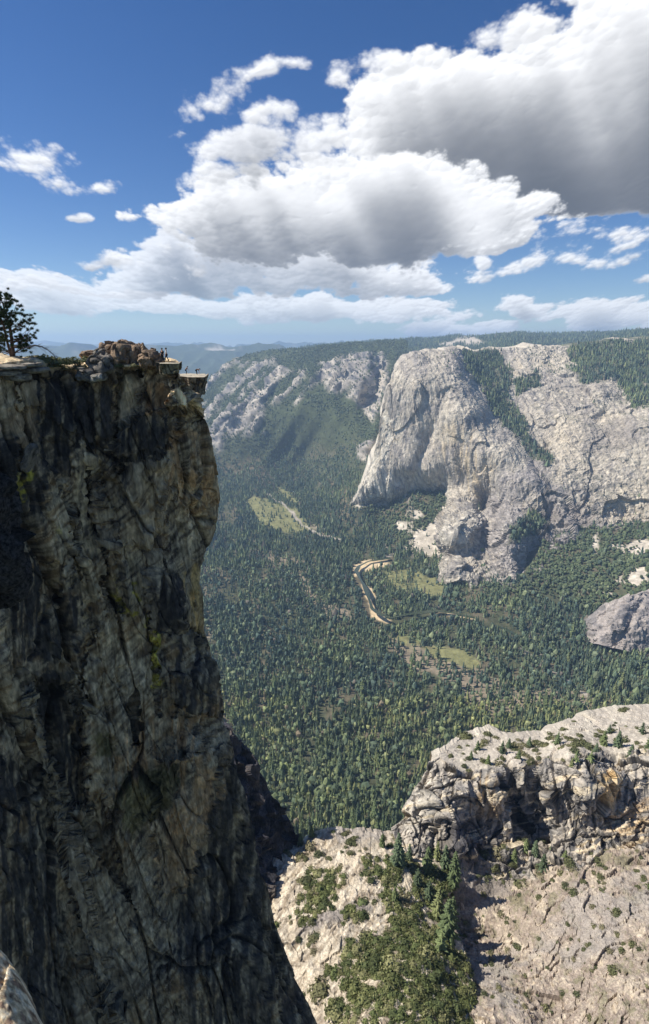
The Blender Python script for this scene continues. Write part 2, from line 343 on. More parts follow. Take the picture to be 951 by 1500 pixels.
sheer = fbm(PQ, (28, 28, 260), 5, 48, ridged=True); fin_ = fbm(PQ, (16, 16, 30), 4, 49, ridged=True)
P = P + Nn*(v0*16*rug+v1*5.5*rug+v2*3.2*rug**2 + fbm(P, (90, 90, 200), 4, 47)*9*rug + sheer*4.5 + fin_*1.6*rug + diag*3)[..., None]
streak = fbm(np.stack([PX/3.2, PY/45, PX*0], -1), 1, 4, 36)
C = np.empty(P.shape); C[:] = GRAN
C = mixc(C, lin((196,186,166)), .7*sstep(-.2, .6, streak)); C = mixc(C, GRAN2, .8*sstep(0, .6, wn[0]))
C = mixc(C, lin((206,182,140)), .55*poly_mask(PX, PY, [(645,620),(690,625),(720,690),(700,735),(670,715),(650,680)], 14, wn, 14)*sstep(-.5, .4, streak))
C = mixc(C, GRAND*1.3, .6*sstep(.15, .7, -streak)*sstep(-.3, .3, wn[1]))
C = mixc(C, lin((226,216,194)), .9*poly_mask(PX, PY, [(520,735),(548,665),(562,600),(575,620),(565,690),(585,722)], 6, wn, 5))  # sunlit left side of the prow, brightness painted into the rock colour
C = mixc(C, lin((214,205,186)), .6*poly_mask(PX, PY, [(650,775),(690,758),(722,748),(728,756),(700,770),(668,800),(655,795)], 4, fine, 4))  # lit top of the lower left knob painted paler
C = mixc(C, lin((158,150,144)), .75*poly_mask(PX, PY, [(720,700),(800,690),(860,760),(951,740),(951,800),(800,830),(720,840),(700,760)], 16, wn, 16))
C = mixc(C, lin((100,95,88)), .35*sstep(.02, .0, e1)*rug*.6); C = mixc(C, lin((112,108,104)), .6*sstep(.25, .6, fbm(PQ, (14, 14, 330), 5, 38))); C = mixc(C, lin((210,200,180)), .5*sstep(.3, .7, fbm(PQ, (20, 20, 260), 5, 39))); C = mixc(C, lin((96,92,88)), .5*sstep(.45, .7, fin_)*sstep(.3, 1.2, rug))
C = mixc(C, lin((132,124,116)), .55*sstep(0, .6, fbm(P, (300, 300, 300), 3, 59))*sstep(740, 800, PX)); C = mixc(C, lin((205,192,168)), .55*sstep(.0, .6, -fbm(P, (260, 260, 260), 3, 59))*sstep(740, 800, PX))
veg = np.zeros_like(PX)
for pl in ([(682,522),(705,512),(735,520),(745,545),(742,580),(745,600),(735,622),(722,600),(712,575),(690,550)], [(738,598),(762,600),(775,640),(790,668),(775,655),(750,635),(736,620)], [(840,502),(951,500),(951,604),(925,592),(905,560),(860,555),(838,530),(830,515)],
           [(760,640),(800,660),(815,680),(800,690),(775,670)], [(745,560),(790,545),(790,562),(760,575)], [(745,790),(790,785),(800,760),(775,755),(750,770)], [(820,535),(850,540),(880,555),(850,560)],
           [(1060,495),(951,500),(951,604),(1060,640)]):
    veg = np.maximum(veg, poly_mask(PX, PY, pl, 5, wn, 8))
tops = sstep(0, 1, (570-PY)/30+wn[0]*.7)*sstep(590, 640, PX)*.22
ledge = sstep(.3, .75, fbm(np.stack([PX/26-PY/60, PY/5.5-PX/40, PX*0], -1), 1, 4, 58))*sstep(760, 800, PX)*.5
vg = np.clip(veg+tops+ledge*.5, 0, 1)*(1-.5*sstep(.3, .8, fine[0]))
C = mixc(C, SCRUB, np.clip(veg*.75+ledge*.5, 0, 1)); C *= (1+.16*fine[1])[..., None]
layers['B'] = (P.copy(), PX, PY, vg, veg)
P2, C2 = skirt(P, C, 'top', [(6, 60, 4), (30, 300, 6), (200, 1200, -30), (300, 2600, -150)])
P2, C2 = skirt(P2, C2, 'bottom', [(0, -4, -30), (0, 0, -120)])
P2, C2 = skirt(P2, C2, 'left', [(40, 60, -10), (200, 300, -40)])
M_gran = tint_mat('pale_granite', noise=22, amp=.26, bumpd=9, bscale=20, streak=(7, 90, .24))
o = new_obj('granite_mountain', grid_mesh('granite_mountain', P2, C2, False), M_gran); tag(o, kind='structure')

# ---- C: forested plateau on the skyline
C_top = interp([(400, 514), (430, 510), (470, 505), (520, 501), (600, 497), (650, 494), (700, 491), (760, 487), (800, 489), (840, 488), (880, 487), (951, 484), (1080, 478)])
PX, PY, Y = layer(np.arange(400, 1081, 3.0), C_top, interp([(400, 560), (1080, 560)]), 60, [(400,514,8600),(600,497,9500),(760,487,9500),(951,484,8500),(1080,478,8000),(400,560,6500),(600,560,6500),(800,560,5200),(1080,560,4800),(760,500,7000),(951,495,6000),(600,510,8000)])
P = at(PX, PY, Y); Nn = grid_normals(P); P = P+Nn*(fbm(P, 500, 4, 91)*25)[..., None]
wn = noise2(PX, PY, 14, 44); C = np.empty(P.shape); C[:] = SCRUB*.8
bare = poly_mask(PX, PY, [(640,500),(700,495),(715,500),(690,505),(650,506)], 3, wn, 6)+poly_mask(PX, PY, [(920,508),(951,508),(951,516),(925,512)], 3, wn, 5)
C = mixc(C, GRAN, np.clip(bare, 0, 1)); layers['C'] = (P.copy(), PX, PY, np.clip(1-bare, 0, 1), None)
P2, C2 = skirt(P, C, 'top', [(0, 400, -5), (0, 3000, -150)])
o = new_obj('plateau', grid_mesh('plateau', P2, C2), M_ground); tag(o, kind='structure')

# ---- distant ranges
def far_range(name, tops, y0, y1, c, s, bot=620):
    f = interp(tops); x0, x1 = tops[0][0], tops[-1][0]
    PX, PY, Y = layer(np.arange(x0, x1+1, 3.0), f, interp([(x0, bot), (x1, bot)]), 60, [(x0,f(x0),y1),(x1,f(x1),y1),((x0+x1)/2,f((x0+x1)/2),y1*1.03),(x0,bot,y0),(x1,bot,y0*1.05)])
    P = at(PX, PY, Y); Nn = grid_normals(P); P = P+Nn*(fbm(P, y1*.06, 5, s, ridged=True)*y1*.007)[..., None]
    wn = noise2(PX, PY, 16, s); C = np.empty(P.shape); C[:] = c; C = mixc(C, GRAN2*.8, .35*sstep(.35, .8, wn[0]))
    if name == 'hills': C = mixc(C, GRAN*1.2, .9*poly_mask(PX, PY, [(300,513),(318,509),(345,512),(340,516),(312,515)], 2, wn, 3))
    P2, C2 = skirt(P, C, 'top', [(0, 1500, -80), (0, 6000, -700)])
    o = new_obj(name, grid_mesh(name, P2, C2), M_ground); tag(o, kind='structure')
far_range('hills', [(-260,517),(-100,514),(0,517),(60,512),(100,509),(140,513),(180,511),(230,511),(280,509),(310,507),(340,510),(375,508),(410,507),(450,511),(480,516)], 9500, 15000, SCRUB, 101)
far_range('mountain_range', [(-500,510),(-100,508),(60,507),(120,506),(240,508),(330,508),(450,507),(600,503),(900,500),(1300,496)], 18000, 30000, SCRUB, 111, 540)
# ground sheet out to the horizon
gs = np.linspace(-60000, 60000, 61); GX, GY = np.meshgrid(gs, gs+40000, indexing='ij'); GP = np.stack([GX, GY, -1250+GX*0], -1)
o = new_obj('ground', grid_mesh('ground', GP, np.broadcast_to(SCRUB, GP.shape).copy()), M_ground); tag(o, kind='structure')

# ---- D: pale outcrop low on the right
PX, PY, Y = layer(np.arange(868, 1031, 1.3), interp([(866, 912), (872, 905), (885, 888), (905, 880), (925, 873), (951, 866), (990, 855), (1030, 870)]), interp([(868, 942), (900, 950), (951, 960), (1030, 960)]), 70,
    [(870,910,1880),(885,890,1900),(951,868,1950),(1030,870,1950),(872,940,1790),(900,945,1760),(951,950,1740),(1030,950,1740),(930,880,1860),(910,915,1780),(951,910,1780)], bumps=[(925, 905, 6, 40, 30, -.012), (900, 910, 14, 30, 20, .01)])
P = at(PX, PY, Y); Nn = grid_normals(P); v1, e1 = facets(P, (30, 30, 50), 80, 1.2, .6); P = P+Nn*(v1*7+fbm(P, 30, 5, 82, ridged=True)*4)[..., None]
wn = noise2(PX, PY, 10, 45); C = np.empty(P.shape); C[:] = lin((166,156,146)); C = mixc(C, GRAND, .6*sstep(0, .6, wn[0])+0*PX)
P2, C2 = skirt(P, C, 'top', [(3, 15, -4), (6, 60, -40)]); P2, C2 = skirt(P2, C2, 'left', [(5, 30, -10), (10, 80, -40)])
o = new_obj('rock_outcrop', grid_mesh('rock_outcrop', P2, C2, False), M_gran); tag(o, kind='structure')
# ------------------------------------------------------------------ E: cliff-edged ridge across the gorge
E_top = interp([(560, 1235), (575, 1222), (590, 1208), (600, 1180), (612, 1158), (625, 1142), (631, 1115), (640, 1106), (655, 1098), (670, 1084), (690, 1074), (720, 1068), (740, 1078), (800, 1074), (830, 1062), (868, 1046), (905, 1038), (951, 1036), (1060, 1022)])
E_bot = interp([(560, 1245), (600, 1270), (660, 1300), (750, 1310), (820, 1300), (870, 1270), (951, 1262), (1060, 1255)])
E_ctrl = [(600,1175,300),(586,1205,291),(572,1222,286),(560,1240,283),(613,1145,307),(556,1320,262),(596,1260,272),(612,1160,303),(635,1110,318),(600,1230,278),(660,1268,272),(700,1280,268),(750,1285,268),(800,1275,266),(870,1252,268),(951,1245,270),(1050,1240,270),
 (625,1180,290),(640,1150,299),(690,1140,301),(690,1200,291),(720,1255,276),(760,1230,290),(740,1150,302),(790,1215,297),(800,1150,306),(850,1120,300),(850,1180,292),(900,1150,298),(951,1120,303),(951,1190,287),(880,1225,283),(1050,1180,288),(1050,1110,304),
 (655,1118,312),(700,1128,307),(760,1120,312),(830,1100,314),(951,1105,310),(680,1090,338),(730,1085,345),(800,1085,345),(860,1050,385),(905,1041,395),(951,1040,395),(1050,1030,395),(880,1080,345),(930,1075,345)]
xs = np.concatenate([np.arange(560, 960, 1.0), np.arange(960, 1061, 4)])
Eb = [(665, 1205, 22, 40, 8, .012, 2), (735, 1185, 16, 55, -20, .022, 2), (762, 1180, 9, 60, -18, -.03, 1.5), (790, 1170, 14, 40, 0, -.012, 1.5), (815, 1160, 20, 26, 0, .01, 2), (865, 1160, 30, 40, 20, .014, 2), (890, 1135, 30, 10, 0, .012, 2), (900, 1210, 30, 22, -10, .01, 2), (690, 1240, 30, 16, -20, .012, 2), (640, 1195, 5, 50, 12, -.012), (830, 1225, 22, 14, 0, .012, 2), (787, 1136, 8, 18, 0, -.02, 2), (850, 1128, 6, 20, 20, -.012)]
tE = (np.linspace(0, 1, 280))[:, None]; sE = np.linspace(0, 1, 430)[None]; E_left = interp([(1000, 634), (1106, 634), (1118, 630), (1132, 622), (1145, 613), (1160, 606), (1180, 596), (1205, 586), (1222, 572), (1240, 560), (1330, 556)])
E_t2 = interp([(600, 1122), (634, 1108), (655, 1098), (670, 1084), (690, 1074), (720, 1068), (740, 1078), (800, 1074), (830, 1062), (868, 1046), (905, 1038), (951, 1036), (1060, 1022)])
px0 = 634+sE*426; PY = E_t2(px0)+(E_bot(px0)-E_t2(px0))*tE; PX = E_left(PY)+sE*(1060-E_left(PY)); PY = E_t2(PX)+(E_bot(PX)-E_t2(PX))*tE; PX = E_left(PY)+sE*(1060-E_left(PY))
Y = tps(E_ctrl)(PX, PY)
for b in Eb: Y = Y*(1-b[5]*bump(PX, PY, b[0], b[1], b[2], b[3], b[4], b[6] if len(b) > 6 else 1))
P = at(PX, PY, Y); Nn = grid_normals(P); wn = noise2(PX, PY, 16, 141); fine = noise2(PX, PY, 4, 143)
cl = poly_mask(PX, PY, [(560,1240),(600,1175),(628,1120),(650,1122),(700,1130),(780,1118),(850,1108),(951,1100),(1060,1100),(1060,1262),(560,1310)], 5, wn, 3)
v1, e1 = facets(P, (9, 9, 14), 160, 1.2, .5); v2, e2 = facets(P, (3.2, 3.2, 4.5), 170, 1.3, .6)
v0, e0 = facets(P, (18, 18, 26), 155, 1.2, .4)
P = P+Nn*((v0*4.6+v1*2.0+v2*.7)*(.2+cl)+fbm(P, (10, 10, 12), 6, 147)*(.5+.35*cl)+sstep(.07, 0, e0)*-1.3*cl+sstep(.06, 0, e1)*-.5*cl)[..., None]
C = np.empty(P.shape); C[:] = lin((182,172,156)); C = mixc(C, lin((200,190,170)), sstep(0, .6, wn[0])*.6)
strk = fbm(np.stack([PX/4, PY/30, PX*0], -1), 1, 4, 136); strkh = fbm(np.stack([(PX*.3+PY*.95)/5, (PX*.95-PY*.3)/50, PX*0], -1), 1, 4, 137)
C = mixc(C, lin((132,128,122)), cl*.75*sstep(-.5, .4, wn[1])); C = mixc(C, lin((70,70,72)), cl*.8*sstep(0, .5, strk+wn[0]*.4))
C = mixc(C, lin((84,82,84)), .8*poly_mask(PX, PY, [(650,1200),(690,1195),(720,1215),(720,1250),(690,1262),(655,1240)], 6, wn, 6))
C = mixc(C, lin((176,150,112)), .75*poly_mask(PX, PY, [(690,1140),(720,1140),(745,1170),(740,1200),(700,1195)], 8, wn, 8)*sstep(-.4, .4, strk))
C = mixc(C, lin((214,180,126)), .9*poly_mask(PX, PY, [(876,1138),(892,1128),(905,1140),(905,1170),(888,1182),(878,1168)], 4, wn, 4))
C = mixc(C, lin((190,158,112)), .7*poly_mask(PX, PY, [(880,1200),(951,1170),(951,1250),(930,1250)], 8, wn, 8)*sstep(-.5, .4, strkh))
C = mixc(C, lin((60,60,64)), .85*poly_mask(PX, PY, [(735,1145),(745,1150),(782,1215),(778,1228),(755,1200)], 4, fine, 4))
C = mixc(C, lin((205,196,178)), .75*poly_mask(PX, PY, [(590,1212),(628,1130),(645,1140),(655,1160),(640,1215),(610,1230)], 6, wn, 6)*sstep(-.6, .2, strkh))
C = mixc(C, lin((222,204,170)), .7*cl*sstep(.35, .6, strkh)); C *= (1-.5*sstep(.05, 0, e0)*cl-.35*sstep(.05, 0, e1)*cl-.15*sstep(.05, 0, e2))[..., None]; C *= (1+.22*fine[0])[..., None]
layers['E'] = (P.copy(), PX, PY, cl, None)
P2, C2 = skirt(P, C, 'top', [(1, 8, -3), (6, 30, -24), (20, 90, -110)]); P2, C2 = skirt(P2, C2, 'left', [(3, 6, -4), (8, 20, -22), (22, 60, -80)]); P2, C2 = skirt(P2, C2, 'bottom', [(0, -6, -12), (0, -10, -50)])
M_mid = tint_mat('weathered_granite', noise=1.6, amp=.3, bumpd=.8, bscale=2.2)
o = new_obj('cliff', grid_mesh('cliff', P2, C2, False), M_mid); tag(o, kind='structure')

# ------------------------------------------------------------------ G: burnt slab right of the gully
G_ctrl = [(951,1248,-301),(951,1500,-272),(870,1256,-306),(880,1400,-290),(800,1480,-300),(720,1390,-326),(700,1375,-330),(700,1435,-309),(706,1480,-298),(760,1480,-297),(750,1285,-322),(670,1280,-316),(640,1262,-312),(690,1340,-328),(715,1560,-291),(780,1350,-312),(870,1320,-298),(1060,1300,-280),(1060,1560,-255),(900,1560,-275),(640,1390,-335),(600,1250,-320)]
PX, PY, Y = layer(np.arange(590, 1090, 1.2), interp([(590, 1262), (640, 1250), (690, 1262), (750, 1262), (820, 1268), (870, 1248), (951, 1238), (1090, 1228)]), interp([(590, 1600), (1090, 1600)]), 260, G_ctrl)
P = at(PX, PY, Y); wn = noise2(PX, PY, 18, 241); fine = noise2(PX, PY, 4, 243)
gul = sstep(760, 690, PX)
v1, e1 = facets(P, (5, 5, 3), 260, 1.2, .6)
v0, e0 = facets(P, (22, 16, 10), 265, 1.3, .5); P[..., 2] += fbm(P, 22, 5, 248)*1.8+fbm(P, 5, 4, 249, ridged=True)*.6+v1*.8+v0*1.3-sstep(.05, 0, e0)*.25
# old brush stems lying down the slope
wq = wn[0]*14; dd = np.stack([(PX*.86-PY*.5+wq)/1.6, (PX*.5+PY*.86)/7, PX*0], -1); fib = fbm(dd, 1, 4, 236); fib2 = fbm(np.stack([(PX*.95+PY*.3-wq)/1.8, (PX*-.3+PY*.95)/6, PX*0], -1), 1, 4, 237)
C = np.empty(P.shape); C[:] = lin((164,150,134)); C = mixc(C, lin((150,136,122)), .8*sstep(-.2, .5, wn[0])); C = mixc(C, lin((206,192,166)), .6*sstep(.1, .7, fib*.7+wn[1]*.7+fine[0]*.4))
C = mixc(C, lin((118,104,92)), .7*sstep(.1, .7, fib2*.7-wn[1]*.6+fine[1]*.4)); C = mixc(C, lin((120,122,84)), .4*sstep(.3, .7, -wn[1]+fine[0]*.5)); C = mixc(C, lin((122,116,110)), .7*poly_mask(PX, PY, [(640,1250),(740,1260),(760,1300),(700,1330),(640,1300)], 8, wn, 10))
C *= (1+.25*fine[1])[..., None]
C *= (1-.15*sstep(.035, 0, e0))[..., None]; C = mixc(C, lin((158,150,140)), .7*sstep(.1, .5, fbm(P, 30, 4, 266))); layers['G'] = (P.copy(), PX, PY, PX*0, None)
P2, C2 = skirt(P, C, 'top', [(0, 5, -2), (0, 20, -30)]); P2, C2 = skirt(P2, C2, 'left', [(-4, 2, -3), (-30, 20, -60)]); P2, C2 = skirt(P2, C2, 'bottom', [(0, -30, 0), (0, -70, 10)])
M_slab = tint_mat('brushy_slab', noise=.9, amp=.35, bumpd=.5, bscale=1.1)
o = new_obj('rock_slab', grid_mesh('rock_slab', P2, C2, False), M_slab); tag(o, kind='structure')

# ------------------------------------------------------------------ F: brushy granite bench left of the gully
F_top = interp([(340, 1290), (380, 1268), (395, 1256), (412, 1246), (430, 1240), (450, 1230), (475, 1220), (500, 1215), (540, 1215), (575, 1222), (610, 1226), (650, 1240), (680, 1262), (702, 1300)])
def F_right(py): return np.interp(py, [1220, 1250, 1290, 1330, 1350, 1365, 1385, 1400, 1420, 1440, 1470, 1500, 1560, 1620], [640, 668, 690, 668, 645, 640, 662, 676, 684, 688, 700, 712, 728, 740])
F_ctrl = [(395,1258,-302),(430,1240,-305),(500,1215,-304),(560,1218,-305),(600,1228,-308),(640,1250,-312),(680,1270,-318),(390,1300,-303),(400,1400,-300),(430,1500,-300),(470,1300,-296),(540,1300,-294),(600,1300,-300),(540,1400,-290),(600,1400,-290),(650,1400,-297),(560,1500,-286),(640,1500,-288),(700,1500,-300),(640,1340,-306),(680,1440,-302),(340,1300,-310),(400,1600,-300),(560,1600,-284),(720,1600,-300)]
t = (np.linspace(0, 1, 320)**1.0)[:, None]; s_ = np.linspace(0, 1, 330)[None]
PX = 340+s_*360+t*0; PY = F_top(PX)+(1620-F_top(PX))*t; PX = 340+s_*(F_right(PY)-340); PY = F_top(PX)+(1620-F_top(PX))*t
Y = tps(F_ctrl)(PX, PY); P = at(PX, PY, Y); wn = noise2(PX, PY, 18, 341); fine = noise2(PX, PY, 4, 343)
v1, e1 = facets(P, (7, 7, 4), 360, 1.2, .6)
P[..., 2] += fbm(P, 18, 5, 348)*1.8+fbm(P, 4.5, 4, 349, ridged=True)*.6+v1*.7
fib = fbm(np.stack([(PX*.8+PY*.6)/3, (PX*-.6+PY*.8)/16, PX*0], -1), 1, 4, 336)
C = np.empty(P.shape); C[:] = lin((196,182,158)); C = mixc(C, lin((164,152,134)), .8*sstep(-.1, .5, wn[0])); C = mixc(C, lin((222,210,186)), .6*sstep(.1, .5, fib)); C = mixc(C, lin((128,112,92)), .6*sstep(.2, .6, -fib+wn[1]*.5))
C = mixc(C, lin((138,130,122)), .85*poly_mask(PX, PY, [(440,1360),(480,1330),(530,1318),(545,1328),(500,1350),(450,1372)], 5, wn, 6)); C = mixc(C, lin((160,152,142)), .7*poly_mask(PX, PY, [(470,1225),(510,1213),(570,1215),(560,1228),(500,1238)], 5, wn, 5))
C *= (1-.4*sstep(.06, 0, e1))[..., None]; C *= (1+.22*fine[1])[..., None]
layers['F'] = (P.copy(), PX, PY, PX*0, None)
P2, C2 = skirt(P, C, 'right', [(1.5, 1, -6), (5, 3, -20), (12, 6, -40), (25, 12, -70)]); P2, C2 = skirt(P2, C2, 'top', [(0, 5, -3), (0, 16, -16), (0, 45, -60), (0, 130, -240)]); P2, C2 = skirt(P2, C2, 'left', [(-20, 10, -8), (-60, 20, -60)]); P2, C2 = skirt(P2, C2, 'bottom', [(0, -30, 0), (0, -60, 6)])
o = new_obj('bench', grid_mesh('bench', P2, C2, False), M_slab); tag(o, kind='structure')

# ------------------------------------------------------------------ I: shaded spur behind the great wall
I_top = interp([(250, 1060), (330, 1062), (345, 1078), (358, 1092), (372, 1115), (385, 1135), (398, 1165), (412, 1195), (425, 1215), (434, 1240)])
PX, PY, Y = layer(np.arange(250, 435, 1.2), I_top, interp([(250, 1350), (434, 1350)]), 170, [(330,1065,300),(385,1140,290),(430,1235,282),(330,1200,262),(400,1240,266),(250,1060,290),(250,1350,210),(434,1350,235),(340,1300,235)])
P = at(PX, PY, Y); Nn = grid_normals(P); v1, e1 = facets(P, (7, 7, 16), 460, 1.3, .5); P = P+Nn*(v1*5+fbm(P, (6, 6, 14), 5, 447, ridged=True)*1.8)[..., None]
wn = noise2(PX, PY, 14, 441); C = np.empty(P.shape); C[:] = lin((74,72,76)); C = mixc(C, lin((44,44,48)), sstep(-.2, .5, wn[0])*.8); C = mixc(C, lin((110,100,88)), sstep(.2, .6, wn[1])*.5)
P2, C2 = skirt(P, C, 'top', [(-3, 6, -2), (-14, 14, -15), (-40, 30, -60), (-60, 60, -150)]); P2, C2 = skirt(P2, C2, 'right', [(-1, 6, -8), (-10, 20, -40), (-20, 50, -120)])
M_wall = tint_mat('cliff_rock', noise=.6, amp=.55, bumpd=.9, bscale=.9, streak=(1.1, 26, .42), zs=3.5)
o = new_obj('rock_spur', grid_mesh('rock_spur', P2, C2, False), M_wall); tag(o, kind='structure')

# ------------------------------------------------------------------ H: the great wall
rgt = interp([(500, 263), (532, 263), (549, 264), (560, 272), (580, 291), (600, 296), (620, 296), (640, 302), (670, 311), (700, 317), (730, 320), (760, 317), (790, 310), (815, 300), (830, 294), (855, 293), (870, 298), (930, 299), (945, 305), (980, 313), (1020, 325), (1060, 331), (1090, 337), (1120, 343), (1160, 354), (1200, 366), (1250, 379), (1300, 390), (1350, 400), (1400, 418), (1440, 435), (1470, 450), (1500, 463), (1560, 490), (1640, 520)])
H_top = interp([(-110, 520), (-40, 528), (0, 533), (15, 530), (45, 527), (60, 528), (90, 534), (110, 540), (128, 546), (134, 533), (166, 536), (170, 534), (200, 535), (234, 533), (237, 530), (262, 530), (264, 533)])
t = (np.linspace(0, 1, 720)**1.12)[:, None]; s_ = np.linspace(0, 1, 330)[None]
px0 = -110+s_*373; PY = H_top(px0)+(1640-H_top(px0))*t; PX = -110+s_*(rgt(PY)+110)
def swall(px): return px
H_ctrl = [(0,533,74),(60,530,80),(130,535,86),(170,535,84),(235,532,84),(262,532,83),(-100,525,66),(-100,700,60),(-100,1000,57),(-100,1500,52),(0,650,71),(0,800,67),(0,1000,63),(0,1200,60),(0,1500,56),
 (60,650,77),(60,800,73),(60,1000,70),(60,1200,67),(80,1500,62),(130,600,84),(130,750,82),(130,900,79),(130,1100,75),(130,1300,71),(150,1500,66),
 (200,600,85),(210,700,86),(200,800,86),(200,950,84),(200,1100,80),(200,1250,77),(230,1400,74),(250,1550,70),(250,650,87),(290,700,92),(270,600,90),(290,600,95),(315,730,99),(290,830,95),(280,900,90),(296,930,95),(300,1000,90),(325,1040,97),(290,1100,84),(300,1200,82),(350,1160,92),(375,1250,92),(330,1300,84),(390,1300,91),(400,1400,86),(416,1400,91),(440,1500,86),(460,1500,91),(350,1450,76),(500,1600,86)]
Y = tps(H_ctrl)(PX, PY)
wn = noise2(PX, PY, 26, 541); fine = noise2(PX, PY, 6, 543)
def pm(pts, soft=2, wamp=5, w=None): return poly_mask(PX, PY, pts, soft, w or fine, wamp)
# panels, roofs and chimneys that stand proud (-) or sit back (+), metres
for pts, dY, soft in [([(172,538),(206,540),(204,604),(174,632)], 1.6, 2), ([(208,545),(236,540),(240,600),(208,604)], .6, 2), ([(174,630),(204,604),(238,592),(262,618),(258,652),(205,668),(174,672)], -2.0, 3),
     ([(60,545),(108,548),(118,600),(108,640),(62,600)], -1.6, 3), ([(112,560),(166,560),(168,640),(120,650)], -.8, 4), ([(26,560),(60,562),(64,590),(26,600)], -1.2, 3), ([(124,668),(136,660),(146,700),(150,760),(136,760)], 2.6, 3), ([(22,650),(40,640),(44,690),(22,700)], 2.2, 2),
     ([(160,690),(240,670),(272,690),(250,760),(190,800),(160,770)], -.9, 6), ([(250,690),(258,680),(268,690),(262,730),(225,790),(200,800)], 1.0, 3), ([(190,790),(238,800),(240,812),(205,815)], 1.2, 2), ([(216,842),(262,850),(262,925),(222,925)], -1.0, 2), ([(222,925),(300,935),(330,1040),(250,1035),(230,980)], -1.8, 4),
     ([(240,630),(262,655),(290,585),(266,560),(242,575)], -1.4, 4), ([(240,548),(262,548),(272,572),(292,590),(296,603),(262,600),(242,590)], -2.4, 2), ([(262,598),(298,602),(296,618),(262,625)], 1.5, 3),
     ([(195,1020),(202,1022),(204,1090),(196,1092)], 2.2, 2), ([(140,1130),(255,1112),(262,1150),(240,1200),(170,1190)], .7, 8), ([(250,1050),(295,1034),(290,1110),(255,1120)], -.9, 2), ([(228,1115),(320,1100),(305,1220),(270,1320),(235,1318),(222,1240)], -1.4, 5),
     ([(40,1020),(52,1010),(110,1240),(190,1500),(150,1500),(95,1270)], -2.2, 5), ([(48,1000),(100,1000),(125,1080),(130,1180),(100,1180)], 3.0, 6), ([(130,1170),(150,1160),(165,1240),(200,1330),(150,1260)], 1.6, 4), ([(100,760),(112,740),(120,840),(108,860)], 1.5, 4), ([(160,850),(172,845),(182,895),(165,900)], .9, 3),
     ([(64,650),(100,640),(110,700),(70,740)], .9, 5), ([(75,830),(95,820),(90,880),(75,880)], 1.4, 4)]:
    Y = Y+dY*.9*pm(pts, soft)
Y = Y-np.clip((PY-552)/46, 0, 1)*4.0*pm([(238,548),(264,548),(274,573),(292,588),(297,603),(262,601),(246,590)], 1.5)+3.2*0
Y = Y+1.0*line_mask(PX, PY, [(172,535),(172,620),(166,660)], .8, 2, fine, 3)+1.2*line_mask(PX, PY, [(148,690),(160,760),(158,830),(150,900),(122,960),(118,1100)], 1, 3, fine, 6)+.9*line_mask(PX, PY, [(215,800),(218,930),(235,1050)], .8, 2, fine, 3)
P = at(PX, PY, Y); Nn = grid_normals(P)
for _ in range(8): Nn[1:-1, 1:-1] = (Nn[1:-1, 1:-1]*2+Nn[2:, 1:-1]+Nn[:-2, 1:-1]+Nn[1:-1, 2:]+Nn[1:-1, :-2])/6
Nn /= np.linalg.norm(Nn, axis=-1, keepdims=True)
# joints: steep flakes leaning to the left
Q = P.copy(); Q[..., 0] = P[..., 0]+P[..., 2]*.16
v0, e0 = facets(Q, (12, 14, 62), 560, 1.2, .4); v1, e1 = facets(Q, (3.8, 5, 26), 570, 1.2, .45); v2, e2 = facets(Q, (1.3, 1.8, 9), 580, 1.2, .6)
edgefade = sstep(0, .025, 1-s_+PX*0)*.7+.3; topfade = sstep(0, .012, t+PX*0)*.85+.15
rgh = sstep(-.6, .6, wn[1])
disp = (v0*2.8+v1*1.0*(.4+rgh)+v2*.32*(.3+rgh)+fbm(Q, (3.5, 3.5, 20), 6, 547)*.55+fbm(Q, (1.6, 1.6, 14), 4, 549, ridged=True)*.2-sstep(.05, 0, e0)*1.0-sstep(.05, 0, e1)*.35)*edgefade*topfade
P = P+Nn*disp[..., None]
strk = fbm(np.stack([PX/5, PY/60, PX*0], -1), 1, 5, 536); flk = fbm(np.stack([(PX*.75+PY*.66)/4, (PX*-.66+PY*.75)/34, PX*0], -1), 1, 5, 537, ridged=True)
K = .62
DARK = lin((44,44,47)); GREY = lin((116,112,102)); BRN = lin((100,90,74)); OCH = lin((136,112,84)); LICH = lin((140,136,50)); LG = lin((150,146,132)); MOSS = lin((58,60,26)); GREY, BRN, LG = GREY*np.array([1.0,.93,.84]), BRN*np.array([.95,.85,.74]), LG*np.array([1.05,.98,.88])
C = np.empty(P.shape); C[:] = BRN; C = mixc(C, GREY, .75*sstep(-.3, .4, wn[0])); C = mixc(C, lin((72,68,62)), .7*sstep(-.1, .5, wn[1])); C = mixc(C, DARK, .6*sstep(.05, .6, strk)); C = mixc(C, LG, .45*sstep(.25, .7, flk))
def paint(c, a, pts, soft=4, wamp=7, mod=None):
    global C
    m = a*pm(pts, soft, wamp)
    if mod is not None: m = m*mod
    C = mixc(C, c, m)
S1 = sstep(-.8, .1, strk); S2 = sstep(-.6, .3, -strk)
